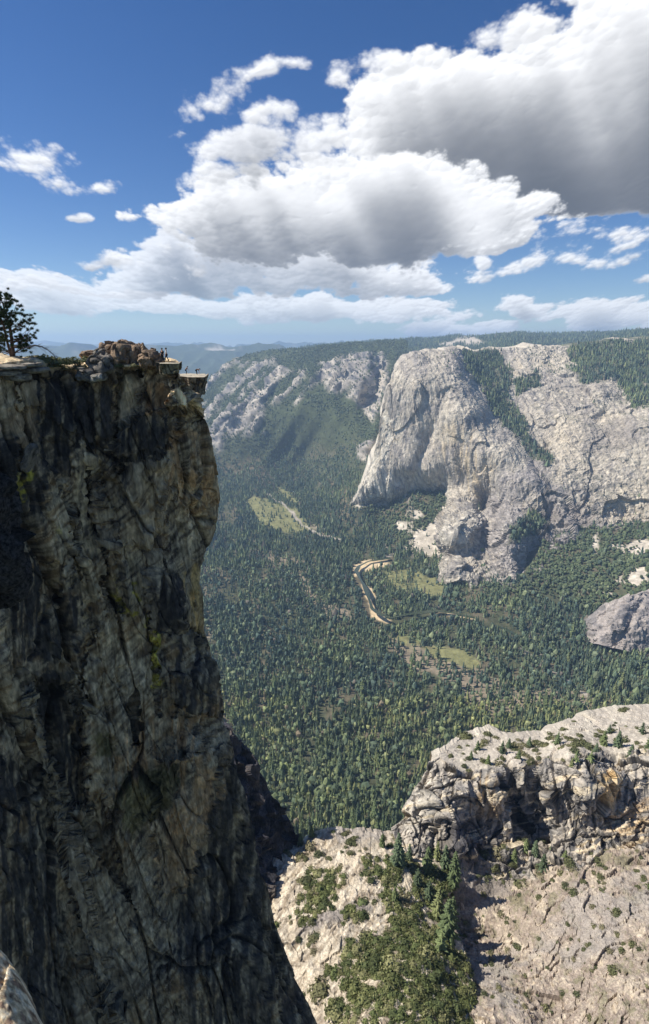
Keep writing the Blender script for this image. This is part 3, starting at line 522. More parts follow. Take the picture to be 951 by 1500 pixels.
for pts in ([(44,545),(110,540),(120,600),(110,700),(60,690),(45,620)], [(100,560),(166,560),(170,640),(150,662),(112,650)], [(172,628),(204,604),(236,594),(262,620),(258,654),(205,668),(172,674)], [(172,668),(184,664),(186,760),(172,760)], [(0,640),(26,640),(30,720),(24,900),(0,900)], [(44,985),(100,980),(128,1100),(120,1180),(90,1200),(62,1100)],
            [(0,1100),(40,1120),(80,1240),(100,1400),(100,1500),(-40,1500),(-40,1100)], [(222,845),(262,850),(260,922),(224,922)], [(255,935),(300,940),(325,1020),(330,1060),(255,1035)], [(240,545),(262,555),(262,575),(242,570)], [(42,700),(60,690),(65,860),(60,960),(20,980),(22,830)], [(60,560),(90,555),(90,690),(65,690)], [(125,670),(138,662),(150,760),(136,770)], [(60,880),(120,870),(120,960),(60,970)]):
    paint(DARK*.9, .92, pts, 5, 9, S1)
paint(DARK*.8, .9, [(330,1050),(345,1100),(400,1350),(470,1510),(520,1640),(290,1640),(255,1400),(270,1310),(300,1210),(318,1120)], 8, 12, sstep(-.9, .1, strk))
paint(lin((96,92,84)), .55, [(100,1240),(190,1500),(290,1640),(60,1640)], 8, 14, sstep(0, .5, flk))
paint(LG, .8, [(174,545),(205,556),(204,602),(174,632)], 2, 3, S2); paint(GREY*1.15, .7, [(164,700),(240,676),(268,700),(240,745),(200,795),(164,770)], 8, 12, sstep(-.2, .4, flk)); paint(LG, .6, [(112,650),(124,640),(140,700),(125,800),(118,800),(112,700)], 3, 6, S2)
paint(LG*1.05, .75, [(132,668),(140,664),(148,690),(138,710),(132,690)], 2, 4); paint(LG*1.15, .9, [(262,562),(274,573),(291,588),(294,600),(262,590),(246,560)], 2, 3); paint(GREY, .6, [(0,540),(40,540),(60,600),(20,640),(0,640)], 4, 8)  # slanting slab by the tip gets skylight painted into its tone
paint(GREY, .75, [(40,1030),(54,1030),(98,1200),(112,1262),(96,1262)], 3, 6); paint(GREY*.9, .6, [(92,1260),(112,1250),(190,1430),(200,1500),(160,1500)], 5, 8)
for pts in ([(212,572),(236,560),(240,600),(218,612)], [(256,640),(296,630),(316,720),(304,762),(272,742),(248,700)], [(252,1052),(297,1033),(292,1100),(315,1150),(302,1222),(272,1322),(236,1322),(226,1250),(262,1182),(250,1100)], [(196,1060),(225,1060),(225,1120),(175,1180),(160,1150)]):
    paint(OCH, .72, pts, 5, 9, S2)
paint(lin((150,128,82)), .7, [(268,822),(292,832),(298,870),(299,930),(276,930)], 3, 5, S2); paint(lin((128,116,98)), .6, [(225,1180),(300,1150),(300,1240),(262,1320),(238,1320)], 6, 8, sstep(-.1, .4, flk))
for pts in ([(24,700),(48,690),(44,730),(30,790),(22,790)], [(22,782),(38,780),(36,800),(22,812)], [(82,772),(94,774),(94,786),(84,788)], [(166,850),(172,850),(180,888),(200,890),(196,902),(174,900)], [(210,885),(218,885),(219,920),(210,918)], [(222,922),(234,925),(236,1010),(224,1010)], [(186,850),(194,852),(205,880),(198,882)]):
    paint(LICH, .7, pts, 2, 4, sstep(-.3, .3, fine[1]))
paint(lin((150,82,50)), .6, [(22,795),(30,795),(30,805),(22,812)], 2, 3)
for pts in ([(134,1072),(170,1075),(165,1110),(140,1105)], [(180,1140),(255,1120),(262,1150),(240,1195),(190,1220),(166,1185)]): paint(MOSS*.9, .6, pts, 6, 8)
paint(LG*1.35, .9, [(262,562),(276,572),(293,588),(296,601),(264,598),(250,572)], 2, 3, sstep(-.6, .3, fine[1]))  # same slanting slab brightened again, as its upward face catches sky light
paint(LG*1.1, .5, [(172,545),(205,556),(204,602),(174,632)], 2, 3, sstep(-.3, .6, strk)); paint(BRN*1.5, .5, [(0,600),(40,590),(60,640),(20,650)], 4, 8)
for pts in ([(0,545),(30,545),(36,600),(0,610)], [(64,690),(100,700),(110,800),(70,790)], [(120,790),(160,800),(150,900),(122,900)], [(150,930),(215,930),(225,1030),(150,1030)], [(265,700),(312,740),(305,790),(270,800)], [(180,810),(215,812),(214,850),(185,850)]): paint(LG, .45, pts, 5, 10, sstep(-.3, .5, flk))
C *= (1-.5*sstep(.04, 0, e0)-.3*sstep(.04, 0, e1)*(1-sstep(.04, 0, e0)))[..., None]; C *= (1-.12*sstep(.05, 0, e2))[..., None]; C *= (1+.3*fine[0])[..., None]
flat_top = sstep(.012, .0, t+PX*0); C = mixc(C, LG*1.1, flat_top*.8)
layers['H'] = (P.copy(), PX, PY, PX*0, None)
P2, C2 = skirt(P, C, 'top', [(-.6, 1.2, .2), (-2.2, 4, .4), (-6, 10, .4), (-14, 20, .2), (-20, 28, -6), (-26, 34, -40), (-30, 40, -120)])
P2, C2 = skirt(P2, C2, 'right', [(-3, 4, 0), (-8, 11, -1), (-16, 22, -6), (-28, 32, -16)]); P2, C2 = skirt(P2, C2, 'left', [(-10, -6, 1), (-40, -20, 2), (-90, -30, 0)]); P2, C2 = skirt(P2, C2, 'bottom', [(0, 4, -20), (0, 10, -60), (0, 20, -160)])
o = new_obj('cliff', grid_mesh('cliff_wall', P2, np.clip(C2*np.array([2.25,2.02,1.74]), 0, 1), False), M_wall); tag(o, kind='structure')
# ------------------------------------------------------------------ vegetation
def merge(parts):
    V = []; T = []; n = 0
    for v, f in parts: V.append(v); T.append(f+n); n += len(v)
    return np.concatenate(V), np.concatenate(T)
def cone_tiers(seed, tiers=3, k=6, w=.17):
    r = np.random.default_rng(seed); parts = []
    for i in range(tiers):
        z0 = .06+.9*i/tiers*.92; z1 = min(1.0, z0+1.25/tiers); rad = w*(1-z0)**.8*r.uniform(.85, 1.15)
        a = np.arange(k*2)*math.pi/k+r.uniform(0, 3); rr = rad*np.where(np.arange(k*2) % 2, .55, 1.0)*r.uniform(.75, 1.2, k*2)
        ring = np.stack([np.cos(a)*rr, np.sin(a)*rr, z0-rr*.25+r.uniform(-.015, .015, k*2)], 1); ap = np.array([[0, 0, z1]])
        v = np.concatenate([ring, ap]); m = k*2; f = np.array([[j, (j+1) % m, m] for j in range(m)]); parts.append((v, f))
    return merge(parts)
def ico(level=1):
    import bmesh
    bm = bmesh.new(); bmesh.ops.create_icosphere(bm, subdivisions=level, radius=1); bm.verts.ensure_lookup_table()
    v = np.array([x.co[:] for x in bm.verts]); f = np.array([[x.index for x in fc.verts] for fc in bm.faces]); bm.free(); return v, f
def round_tree(seed, level=1):
    v, f = ico(level); r = np.random.default_rng(seed); v = v*r.uniform(.7, 1.15, (len(v), 1))*[.42, .42, .45]; v[:, 2] += .55; v[:, 2] = np.maximum(v[:, 2], .05); return v, f
def instances(tmpl, pos, h, wid, rz, colr, dark=None):
    """merge many copies of small templates into arrays"""
    V = []; T = []; C = []; n = 0; k = len(tmpl); which = rng.integers(0, k, len(pos))
    for i in range(k):
        s = which == i; m = s.sum()
        if not m: continue
        v, f = tmpl[i]; c, s_ = np.cos(rz[s])[:, None], np.sin(rz[s])[:, None]
        x = v[None, :, 0]*wid[s][:, None]; y = v[None, :, 1]*wid[s][:, None]; z = v[None, :, 2]*h[s][:, None]
        W = np.stack([x*c-y*s_, x*s_+y*c, z], -1)+pos[s][:, None]
        V.append(W.reshape(-1, 3)); T.append((f[None]+(np.arange(m)*len(v))[:, None, None]).reshape(-1, 3)+n); n += m*len(v)
        cc = colr[s][:, None]*(np.ones((1, len(v), 1))); C.append(cc.reshape(-1, 3))
    return np.concatenate(V), np.concatenate(T), np.concatenate(C)
def scatter(lay, spacing, dens, jit=1.0, horiz=True):
    P, PX, PY = layers[lay][:3]; a = P[1:, :-1]-P[:-1, :-1]; b = P[:-1, 1:]-P[:-1, :-1]; cr = np.cross(a, b)
    A = np.abs(cr[..., 2]) if horiz else np.linalg.norm(cr, axis=-1)
    D = dens[:-1, :-1]; sp = spacing(P[:-1, :-1, 1]) if callable(spacing) else spacing
    lam = A*np.clip(D, 0, 1)/sp**2; n = rng.poisson(np.minimum(lam, 50)); r, c = np.nonzero(n); k = n[r, c]; r = np.repeat(r, k); c = np.repeat(c, k)
    u, v = rng.random(len(r))[:, None], rng.random(len(r))[:, None]
    pos = P[r, c]*(1-u)*(1-v)+P[r+1, c]*u*(1-v)+P[r, c+1]*(1-u)*v+P[r+1, c+1]*u*v
    return pos, r, c
M_leaf = tint_mat('conifer_foliage', noise=1.2, amp=.3, bumpd=0, rough=.9, spec=.1, transl=.12)
M_bush = tint_mat('shrub_leaves', noise=.5, amp=.3, bumpd=0, rough=.8, spec=.25, transl=.15)
M_bark = flat_mat('bark', lin((92, 74, 60)), .9, .1, .4, .4)
M_dead = flat_mat('weathered_wood', lin((140, 130, 120)), .9, .1, .4, .3)
def proj(P):
    D = P[:, 1]*CP-P[:, 2]*SP; return CX+F*P[:, 0]/D, CY+F*(-P[:, 2]*CP-P[:, 1]*SP)/D, D
CON = 2.45*np.array([lin((66,80,54)), lin((56,70,54)), lin((76,88,56)), lin((60,74,58)), lin((88,96,62))])
OAK = 1.35*np.array([lin((88,100,58)), lin((78,92,56)), lin((98,106,68)), lin((72,86,58))])
def cols(base, n, var=.2): return base[rng.integers(0, len(base), n)]*rng.uniform(1-var, 1+var, (n, 1))

CON = CON*.75+.27*CON.mean(1, keepdims=True); OAK = (OAK*.78+.22*OAK.mean(1, keepdims=True))*1.02
P, PX, PY, nof, farw = layers['A']
# valley: conifers on the flats, round-headed live oaks on the aprons
apron = np.clip(poly_mask(PX, PY, [(520,735),(560,730),(650,720),(700,745),(640,800),(600,800),(560,780)], 10)+poly_mask(PX, PY, [(690,860),(760,850),(800,790),(951,760),(1060,740),(1060,930),(870,890),(800,880)], 14)+farw*.75+poly_mask(PX, PY, [(330,1090),(460,1090),(600,1120),(560,1180),(380,1180)], 20)*.45, 0, 1)
nz_ = noise2(PX, PY, 30, 71); patch = sstep(-.75, .05, nz_[0]+.12)*sstep(-.9, -.1, noise2(PX, PY, 9, 73)[0])
def spc(Y): return np.interp(Y, [900, 1500, 2500, 4000, 6500], [5.8, 6.8, 8.4, 11, 14])
pos, r, c = scatter('A', spc, (1-nof)*(.18+.82*patch)); ap = apron[r, c]
qx, qy, _ = proj(pos); nr = surfP
def keep_valley(pos):
    ok = np.ones(len(pos), bool)
    for i in range(0, len(rx), 3): ok &= np.hypot(pos[:, 0]-xyz[i, 0], pos[:, 1]-xyz[i, 1]) > 30
    return ok
ok = keep_valley(pos); pos, r, c, ap = pos[ok], r[ok], c[ok], ap[ok]
isoak = rng.random(len(pos)) < ap*.85
cp = pos[~isoak]; h = rng.lognormal(0, .34, len(cp))*np.interp(cp[:, 1], [900, 2500, 6000], [20, 20, 19])*(1-.3*farw[r, c][~isoak])
op = pos[isoak]; oh = rng.lognormal(0, .25, len(op))*12
# plateau and massif conifers
def more(lay, dens, sp, hh):
    p, rr, cc = scatter(lay, sp, dens); return p, rng.lognormal(0, .25, len(p))*hh
PB, XB, YB, vgB, vegB = layers['B']; p2, h2 = more('B', vegB, 13, 24); p3, h3 = more('B', np.clip(vgB-vegB*.9, 0, 1)*.7, 17, 13)
PC, XC, YC, vC, _ = layers['C']; p4, h4 = more('C', vC, 30, 30)
p5, rr5, cc5 = scatter('A', 26, nof*farw*.35); h5 = rng.lognormal(0, .25, len(p5))*16
allp = np.concatenate([cp, p2, p3, p4, p5]); allh = np.concatenate([h, h2, h3, h4, h5]); kindv = np.concatenate([np.zeros(len(cp)), np.ones(len(p2)+len(p3)), np.full(len(p4), 2), np.full(len(p5), 1)])
qx, qy, D = proj(allp); app = allh/D; vis = (qx > 300) & (qx < 948) & (qy > 480) & (qy < 1490)
hid = (qx < np.interp(qy, [1060, 1235], [335, 432])) & (qy > 1060) | (qy-allh*F/D*.9 > np.interp(qx, [380, 430, 500, 575, 590, 612, 640, 670, 740, 870, 951], [1262, 1240, 1215, 1218, 1205, 1158, 1104, 1083, 1076, 1046, 1034]))
app = np.where(vis & ~hid & (kindv == 0), app, 0); order = np.argsort(-app); N_IND = 240
ind = order[:N_IND]; rest = np.setdiff1d(np.arange(len(allp)), ind); print('conifers', len(allp), 'oaks', len(op))
def pine_top(seed):
    v, f = ico(1); r = np.random.default_rng(seed); v = v*r.uniform(.6, 1.25, (len(v), 1)); z = v[:, 2]; v = np.stack([v[:, 0]*.2*(1-.35*z), v[:, 1]*.2*(1-.35*z), z*.36+.6], 1); return v, f
ctm = [cone_tiers(200+i, 3, 4, .15) for i in range(5)]+[cone_tiers(220+i, 4, 4, .19) for i in range(2)]+[pine_top(240+i) for i in range(2)]; ctl = [cone_tiers(300+i, 2, 3, .17) for i in range(4)]+[(v*[1.1, 1.1, 1], f) for v, f in [cone_tiers(310+i, 1, 4, .24) for i in range(2)]]
near = allp[rest][:, 1] < 2600; cc_ = cols(CON, len(allp), .28)*(1+.35*np.array([1, .8, .3])*np.clip(fbm(allp, (160, 160, 160), 3, 66), -1, 1)[:, None]); dd_ = rng.random(len(allp)) < .035; cc_[dd_] = lin((128,120,106))*rng.uniform(.7, 1.1, (dd_.sum(), 1))
yel = (allp[:, 1] < 1500) & (kindv == 0); cc_[yel] *= np.array([1.25, 1.15, .95])
def forest(name, tm, idx, label, lab2='trees'):
    w_ = allh[idx]*rng.uniform(.95, 1.7, len(idx)); V, T, C = instances(tm, allp[idx]-[0, 0, .5], allh[idx], w_, rng.uniform(0, 6.28, len(idx)), cc_[idx])
    return V, T, C
a1 = forest('', ctm, rest[near], ''); a2 = forest('', ctl, rest[~near], '')
V = np.concatenate([a1[0], a2[0]]); T = np.concatenate([a1[1], a2[1]+len(a1[0])]); C = np.concatenate([a1[2], a2[2]])
o = new_obj('conifer_forest', mesh_np('conifer_forest', V, T, C), M_leaf); tag(o, 'dense conifer forest covering the valley floor, far slopes and plateau', 'forest', kind='stuff')
# oaks
qx, qy, D = proj(op); oa = np.where((qx > 525) & (qx < 948) & (qy < 1180) & ((qx > 690) | (qy < 900)), oh/D, 0); oidx = np.argsort(-oa)[:200]; orest = np.setdiff1d(np.arange(len(op)), oidx); oc = cols(OAK, len(op))
otm = [round_tree(400+i, 1) for i in range(5)]; V, T, C = instances(otm, op[orest], oh[orest], oh[orest]*rng.uniform(.9, 1.4, len(orest)), rng.uniform(0, 6.28, len(orest)), oc[orest])
o = new_obj('oak_wood', mesh_np('oak_wood', V, T, C), M_bush); tag(o, 'round-headed green oaks covering the talus aprons and lower slopes', 'wood', kind='stuff')

# --- detailed templates shared by the separate trees
def conifer_mesh(seed, tris=420, wide=.16, sparse=0.0, topflat=0.0):
    r = np.random.default_rng(seed); V = []; T = []; n = 0; nb = tris//5
    for i in range(nb):
        z = .08+.9*(i/nb)**.95; a = i*2.4+r.uniform(-.4, .4); L_ = wide*(1-z)**.72*r.uniform(.6, 1.2)+.012; 
        if r.random() < sparse: continue
        for k in range(5):
            q = (k+.6)/5*L_; s = .028*(1.25-z)*r.uniform(.8, 1.4)*(1+1.2*(1-k/5)); cz = z-q*.35+r.uniform(-.01, .01); c0 = np.array([math.cos(a)*q, math.sin(a)*q, cz])
            d = np.array([math.cos(a), math.sin(a), -.3]); sd_ = np.array([-math.sin(a), math.cos(a), r.uniform(-.4, .4)])
            V += [c0+d*s*1.5, c0-d*s*.5+sd_*s, c0-d*s*.5-sd_*s, c0+np.array([0, 0, s*.9])]; T += [[n, n+1, n+3], [n, n+3, n+2], [n+1, n+2, n+3]]; n += 4
    return np.array(V), np.array(T)
def trunk_mesh(h=.95, r0=.016, r1=.003, k=6, bend=0.0, seed=0):
    r = np.random.default_rng(seed); zs = np.linspace(-.03, h, 7); V = []; off = np.zeros(2)
    for z in zs:
        rad = r0+(r1-r0)*(z/h); off = off+r.uniform(-bend, bend, 2)
        for j in range(k): V.append([math.cos(j*2*math.pi/k)*rad+off[0], math.sin(j*2*math.pi/k)*rad+off[1], z])
    T = [[i*k+j, i*k+(j+1) % k, (i+1)*k+(j+1) % k, (i+1)*k+j] for i in range(len(zs)-1) for j in range(k)]
    return np.array(V), np.array(T)
def tinted(me, c):
    return me
def mk(name, vf, c=None):
    v, f = vf; return mesh_np(name, v, f, None if c is None else np.broadcast_to(c, (len(v), 3)) if np.ndim(c) == 1 else c)
crown_meshes = []
for i in range(8):
    v, f = conifer_mesh(500+i, 440 if i < 5 else 300, .15 if i < 5 else .2, .05 if i < 6 else .25); c = CON[i % 5]*np.array([1.05, 1.0, .8])*(1.15 if i % 2 else .9)*np.random.default_rng(i).uniform(.8, 1.2, (len(v), 1))
    me = mk('conifer_crown', (v, f), c); me.materials.append(M_leaf); crown_meshes.append(me)
tm_ = mk('trunk', trunk_mesh()); tm_.materials.append(M_bark)
dtm = []
for i in range(2):
    v, f = trunk_mesh(1, .02, .004, 6, .006, 9+i); me = mk('snag_trunk', (v, f)); me.materials.append(M_dead); dtm.append(me)
def put_tree(loc, h, label, group, name='conifer_tree', vi=None, wide=1.0):
    e = empty(name, loc, random.uniform(0, 6.28)); s = h; 
    cme = crown_meshes[random.randrange(len(crown_meshes)) if vi is None else vi]
    a = bpy.data.objects.new('crown', cme); col.objects.link(a); a.parent = e; a.scale = (s*wide, s*wide, s)
    b = bpy.data.objects.new('trunk', tm_); col.objects.link(b); b.parent = e; b.scale = (s, s, s*.96)
    tag(e, label, 'tree', group); return e
for i in ind:
    put_tree(tuple(allp[i]-[0, 0, .5]), allh[i]*1.05, 'tall dark conifer in the dense forest on the near part of the valley floor', 'conifers of the near valley forest', wide=random.uniform(.85, 1.15))
oak_m = []
for i in range(5):
    v, f = round_tree(600+i, 2); v = v*np.random.default_rng(i).uniform(.92, 1.08, (len(v), 1)); me = mk('oak_crown', (v, f), OAK[i % 4]); me.materials.append(M_bush); oak_m.append(me)
for i in oidx:
    e = bpy.data.objects.new('oak_tree', oak_m[random.randrange(5)]); col.objects.link(e); e.location = op[i]; s = oh[i]; e.scale = (s*1.1, s*1.1, s); e.rotation_euler[2] = random.uniform(0, 6.28)
    tag(e, 'round green oak on the wooded talus apron below the granite walls', 'tree', 'oaks on the talus aprons')

# --- bushes
def bush_mesh(seed, n=200, flat=.62):
    r = np.random.default_rng(seed); d = r.normal(size=(n, 3)); d[:, 2] = np.abs(d[:, 2])*1.0-.12; d /= np.linalg.norm(d, axis=1)[:, None]
    rad = .5*(1+.35*vnoise(d*2.2+seed, seed))*r.uniform(.75, 1.06, n); c = d*rad[:, None]*[1, 1, flat]; c[:, 2] = np.maximum(c[:, 2], 0)
    s = r.uniform(.05, .1, n)[:, None]; a = r.normal(size=(n, 3)); a /= np.linalg.norm(a, axis=1)[:, None]; b = np.cross(a, d); b /= np.linalg.norm(b, axis=1)[:, None]+1e-9
    V = np.stack([c+a*s, c-a*s*.5+b*s, c-a*s*.5-b*s], 1).reshape(-1, 3); T = np.arange(n*3).reshape(-1, 3)
    v, f = ico(1); v = v*[.4, .4, .4*flat]*r.uniform(.85, 1.1, (len(v), 1)); v[:, 2] = np.maximum(v[:, 2], -.02)
    col_ = np.concatenate([np.repeat(r.uniform(.75, 1.3, n), 3), np.full(len(v), .8)])
    V = np.concatenate([V, v]); T = np.concatenate([T, f+n*3]); return V, T, col_
BUSHC = [lin((96,98,66)), lin((88,92,62)), lin((110,108,76)), lin((80,84,58)), lin((124,118,90))]
bm_full = []
for i in range(6):
    V, T, k_ = bush_mesh(700+i); me = mk('bush', (V, T), 1.25*BUSHC[i % 5][None]*k_[:, None]); me.materials.append(M_bush); bm_full.append(me)
blist = []                                 # (pos, size, where)
def bush_scatter(lay, dens, sp, size, where):
    p, r, c = scatter(lay, sp, dens); s = rng.lognormal(0, .38, len(p))*size
    for a, b in zip(p, s): blist.append((a, b, where))
PF, XF, YF = layers['F'][:3]; nf = noise2(XF, YF, 16, 77); nf2 = noise2(XF, YF, 7, 78)
carpet = poly_mask(XF, YF, [(555,1308),(600,1325),(640,1345),(665,1390),(690,1430),(706,1500),(740,1620),(450,1620),(480,1500),(495,1450),(505,1405),(500,1375),(540,1362),(575,1365),(565,1330)], 4, nf2, 9)
for pl in ([(455,1265),(505,1285),(492,1330),(428,1350),(448,1300)], [(528,1258),(585,1260),(580,1305),(535,1292)], [(500,1330),(538,1308),(532,1345),(500,1352)], [(600,1270),(680,1270),(675,1330),(600,1330)], [(470,1410),(500,1408),(500,1440),(468,1436)], [(460,1335),(425,1345),(440,1352)]):
    carpet = np.maximum(carpet, poly_mask(XF, YF, pl, 4, nf2, 8)*.9)
carpet *= sstep(1.0, .6, nf2[0]); loose = (1-carpet)*sstep(-.1, .5, nf[0]+.25*sstep(1330, 1250, YF)+.1)
bush_scatter('F', loose, 6.8, 4.0, 'F')
PE, XE, YE = layers['E'][:3]; ne = noise2(XE, YE, 12, 79); cle = layers['E'][3]; etop = (1-cle)*sstep(-.5, .3, ne[0])*(.35+.65*poly_mask(XE, YE, [(670,1085),(760,1085),(850,1085),(860,1105),(760,1122),(690,1130),(660,1110)], 8))*(1-.8*poly_mask(XE, YE, [(790,1070),(951,1030),(951,1055),(840,1078)], 5))
bush_scatter('E', etop*1.0, 3.9, 4.0, 'E')
ebase = poly_mask(XE, YE, [(755,1225),(830,1215),(830,1250),(870,1252),(860,1275),(700,1285),(660,1270),(700,1255)], 6)*sstep(-.3, .3, ne[1]); bush_scatter('E', ebase, 6.5, 4.6, 'EB')
PG, XG, YG = layers['G'][:3]; ng = noise2(XG, YG, 14, 80); gd = sstep(0, .7, ng[0])*.7+.3+.8*poly_mask(XG, YG, [(640,1255),(700,1262),(860,1262),(840,1285),(760,1290),(660,1300)], 6)
bush_scatter('G', gd*(YG < 1560)*(XG < 1000), 6.0, 3.0, 'G')
bp_ = np.array([b[0] for b in blist]); bs_ = np.array([b[1] for b in blist]); qx, qy, D = proj(bp_); wallx = rgt(qy)
appb = np.where((qx > np.maximum(392, wallx+4)) & (qx < 946) & (qy < 1494), bs_/D, 0); appb = np.where(np.array([b[2] == 'G' for b in blist]) & (qx < 700), 0, appb)
bo = np.argsort(-appb); nI = min(300, (appb > 0).sum()); bind = set(bo[:nI].tolist()); print('bushes', len(blist))
BL = {'F': ('olive green bush on the pale granite bench left of the gully', 'bushes dotted over the granite bench'), 'E': ('grey green bush on top of the cliff-edged ridge', 'bushes on top of the ridge'),
      'EB': ('dark bush among the rocks at the foot of the stained cliff', 'bushes at the foot of the stained cliff'), 'G': ('small bush on the burnt brown slab right of the gully', 'bushes on the burnt slab')}
for i in sorted(bind):
    o = bpy.data.objects.new('bush', bm_full[random.randrange(6)]); col.objects.link(o); s = blist[i][1]; o.location = blist[i][0]-np.array([0, 0, .15*s*.3]); o.scale = (s, s*random.uniform(.8, 1.2), s*random.uniform(.85, 1.15)); o.rotation_euler[2] = random.uniform(0, 6.28)
    tag(o, BL[blist[i][2]][0], 'bush', BL[blist[i][2]][1])
restb = [i for i in range(len(blist)) if i not in bind]; cpz, rr, cc = scatter('F', 2.0, carpet); ch = rng.lognormal(0, .3, len(cpz))*4.1
ptsb = np.concatenate([bp_[restb], cpz]); szb = np.concatenate([bs_[restb], ch]); tmb = []
for i in range(5):
    V, T, k_ = bush_mesh(800+i, 90); tmb.append((V, T))
cb = cols(np.array(BUSHC)*[.92, 1, .8], len(ptsb), .22); V, T, C = instances(tmb, ptsb-[0, 0, .3], szb, szb, rng.uniform(0, 6.28, len(ptsb)), cb); print('carpet', len(cpz))
o = new_obj('chaparral', mesh_np('chaparral', V, T, C*1.35*rng.uniform(.75, 1.25, (len(C), 1))), M_bush); tag(o, 'dense olive green chaparral carpeting the lower bench', 'shrubs', kind='stuff')

# --- separate conifers on the bench and the ridge
def lay_pos(lay, px, py):
    Pg, gx, gy = layers[lay][:3]; d = (gx-px)**2+(gy-py)**2; i = np.unravel_index(np.argmin(d), d.shape); return Pg[i]
def tree_at(lay, px, py, hpx, label, group, wide=1.0, vi=None):
    p = lay_pos(lay, px, py); D = p[1]*CP-p[2]*SP; h = hpx*D/F/CP*1.02; return put_tree(tuple(p-[0, 0, .4]), h, label, group, vi=vi, wide=wide)
for i, (px, py, hp, lb, wd) in enumerate([(583,1268,58,'tall dark green conifer standing highest on the left part of the bench crest',1.2),(626,1276,44,'broad conifer right of the tallest tree on the bench crest',1.35),(652,1272,40,'grey green conifer against the stained cliff foot, third on the bench crest',1.3),(670,1300,58,'yellowish conifer leaning over the right end of the bench crest',1.2),
    (655,1372,72,'big dark conifer at the brink of the shadowed gully',1.35),(640,1342,50,'conifer just above the big dark tree at the gully brink',1.3),(668,1345,46,'conifer on the right brink of the gully below the yellowish tree',1.3),(612,1300,34,'short conifer in the middle of the bench thicket',1.3),(560,1238,24,'small conifer on the bare top of the bench left of the tallest tree',1.2),
    (600,1258,30,'thin conifer close behind the tallest bench tree',1.1),(640,1262,34,'slim conifer between two broad ones on the bench crest',1.1),(578,1318,26,'low conifer at the upper edge of the chaparral carpet',1.3),(628,1320,36,'bushy conifer in the thicket left of the gully',1.4),(456,1226,20,'small conifer at the left end of the bench crest',1.3),(440,1236,22,'leftmost conifer at the brink of the gorge',1.4),(684,1330,34,'outermost conifer above the shadowed gully',1.2),(645,1395,40,'lowest conifer at the brink of the shadowed gully',1.4)]):
    tree_at('F', px, py, hp, lb, 'conifers on the granite bench', wd)
for i, (px, py, hp, wd) in enumerate([(735,1104,28,1.3),(760,1112,20,1.4),(818,1092,28,1.2),(872,1104,22,1.5),(884,1090,32,1.5),(905,1094,34,1.5),(922,1104,30,1.6),(846,1112,24,1.4),(700,1098,22,1.5),(940,1074,26,1.5),(951,1100,30,1.5),(775,1094,22,1.4),(690,1112,18,1.6),(715,1118,22,1.6),(800,1118,20,1.5),(835,1120,20,1.5),(865,1116,24,1.5),(745,1094,22,1.4),(892,1074,20,1.5)]):
    tree_at('E', px, py, hp*.78, 'small spreading conifer among the brush on top of the cliff-edged ridge', 'conifers on top of the ridge', wd)
for px, py, hp in [(783,1256,26),(793,1272,30),(768,1250,22),(806,1240,20),(752,1262,22),(828,1262,20)]:
    tree_at('E', px, py, hp, 'dark conifer rooted between rocks at the foot of the stained cliff', 'conifers below the stained cliff', 1.5)
for px, py, hp, lb, lean in [(528,1250,26,'shorter bare dead trunk standing on the top of the bench',0),(542,1254,40,'taller bare dead trunk standing on the top of the bench',0)]:
    p = lay_pos('F', px, py); D = p[1]*CP-p[2]*SP; h = hp*D/F/CP*1.1; o = bpy.data.objects.new('dead_tree', dtm[lean]); col.objects.link(o); o.location = p-[0, 0, .3]; o.scale = (h*.8, h*.8, h); tag(o, lb, 'dead tree')
p = lay_pos('E', 822, 1088); o = bpy.data.objects.new('dead_tree', dtm[1]); col.objects.link(o); o.location = p; o.scale = (12, 12, 14); o.rotation_euler = (0, R(14), 0); tag(o, 'dark dead trunk leaning right on top of the ridge', 'dead tree')
# ------------------------------------------------------------------ boulders, ledge, pine, people on the brink
import bmesh
M_boul = tint_mat('boulder_granite', noise=.6, amp=.35, bumpd=.18, bscale=.5)
def boulder(name, px0, px1, py0, py1, Y, depth, seed, c, label, sq=.5, rot=0, rough=.14, cat='boulder'):
    p0 = at(px0, (py0+py1)/2, Y); p1 = at(px1, (py0+py1)/2, Y); zt = at((px0+px1)/2, py0, Y)[2]; zb = at((px0+px1)/2, py1, Y)[2]
    v, f = ico(5); v = np.sign(v)*np.abs(v)**(1-.5*sq); v /= np.abs(v).max(0)
    h = np.array([(p1[0]-p0[0])/2, depth/2, (zt-zb)/2]); val, ed = facets(v*h+seed*13.1, tuple(h*.75), seed, 1.1, .4)
    n = v/np.linalg.norm(v, axis=1)[:, None]; sc_ = h.min()
    V = v*h + n*(val*rough*2*sc_+fbm(v*h+seed*5, sc_*.5, 5, seed)*rough*.5*sc_-sstep(.07, 0, ed)*.07*sc_)[:, None]
    c_, s_ = math.cos(R(rot)), math.sin(R(rot)); V = np.stack([V[:, 0]*c_-V[:, 2]*s_, V[:, 1], V[:, 0]*s_+V[:, 2]*c_], 1)
    C = np.empty(V.shape); C[:] = c; st = fbm(V*1.0+seed, (.9, .9, .9), 4, seed+3); C = mixc(C, lin((70,66,62)), .6*sstep(0, .5, st)); C *= (1-.5*sstep(.05, 0, ed))[:, None]
    me = mesh_np(name, V, f, C, False); o = new_obj(name, me, M_boul); o.location = ((p0[0]+p1[0])/2, Y+depth*.25, (zt+zb)/2)
    tag(o, label, cat); return o
BB = lin((150,128,104)); BG_ = lin((128,122,112))
boulder('boulder', 146, 170, 501, 537, 87, 5, 3, BB, 'brown jointed boulder at the left of the highest pile on the cliff top', .6)
boulder('boulder', 163, 191, 499, 535, 85, 5, 5, BB*.9, 'tallest dark brown boulder crowning the pile on the cliff top', .7)
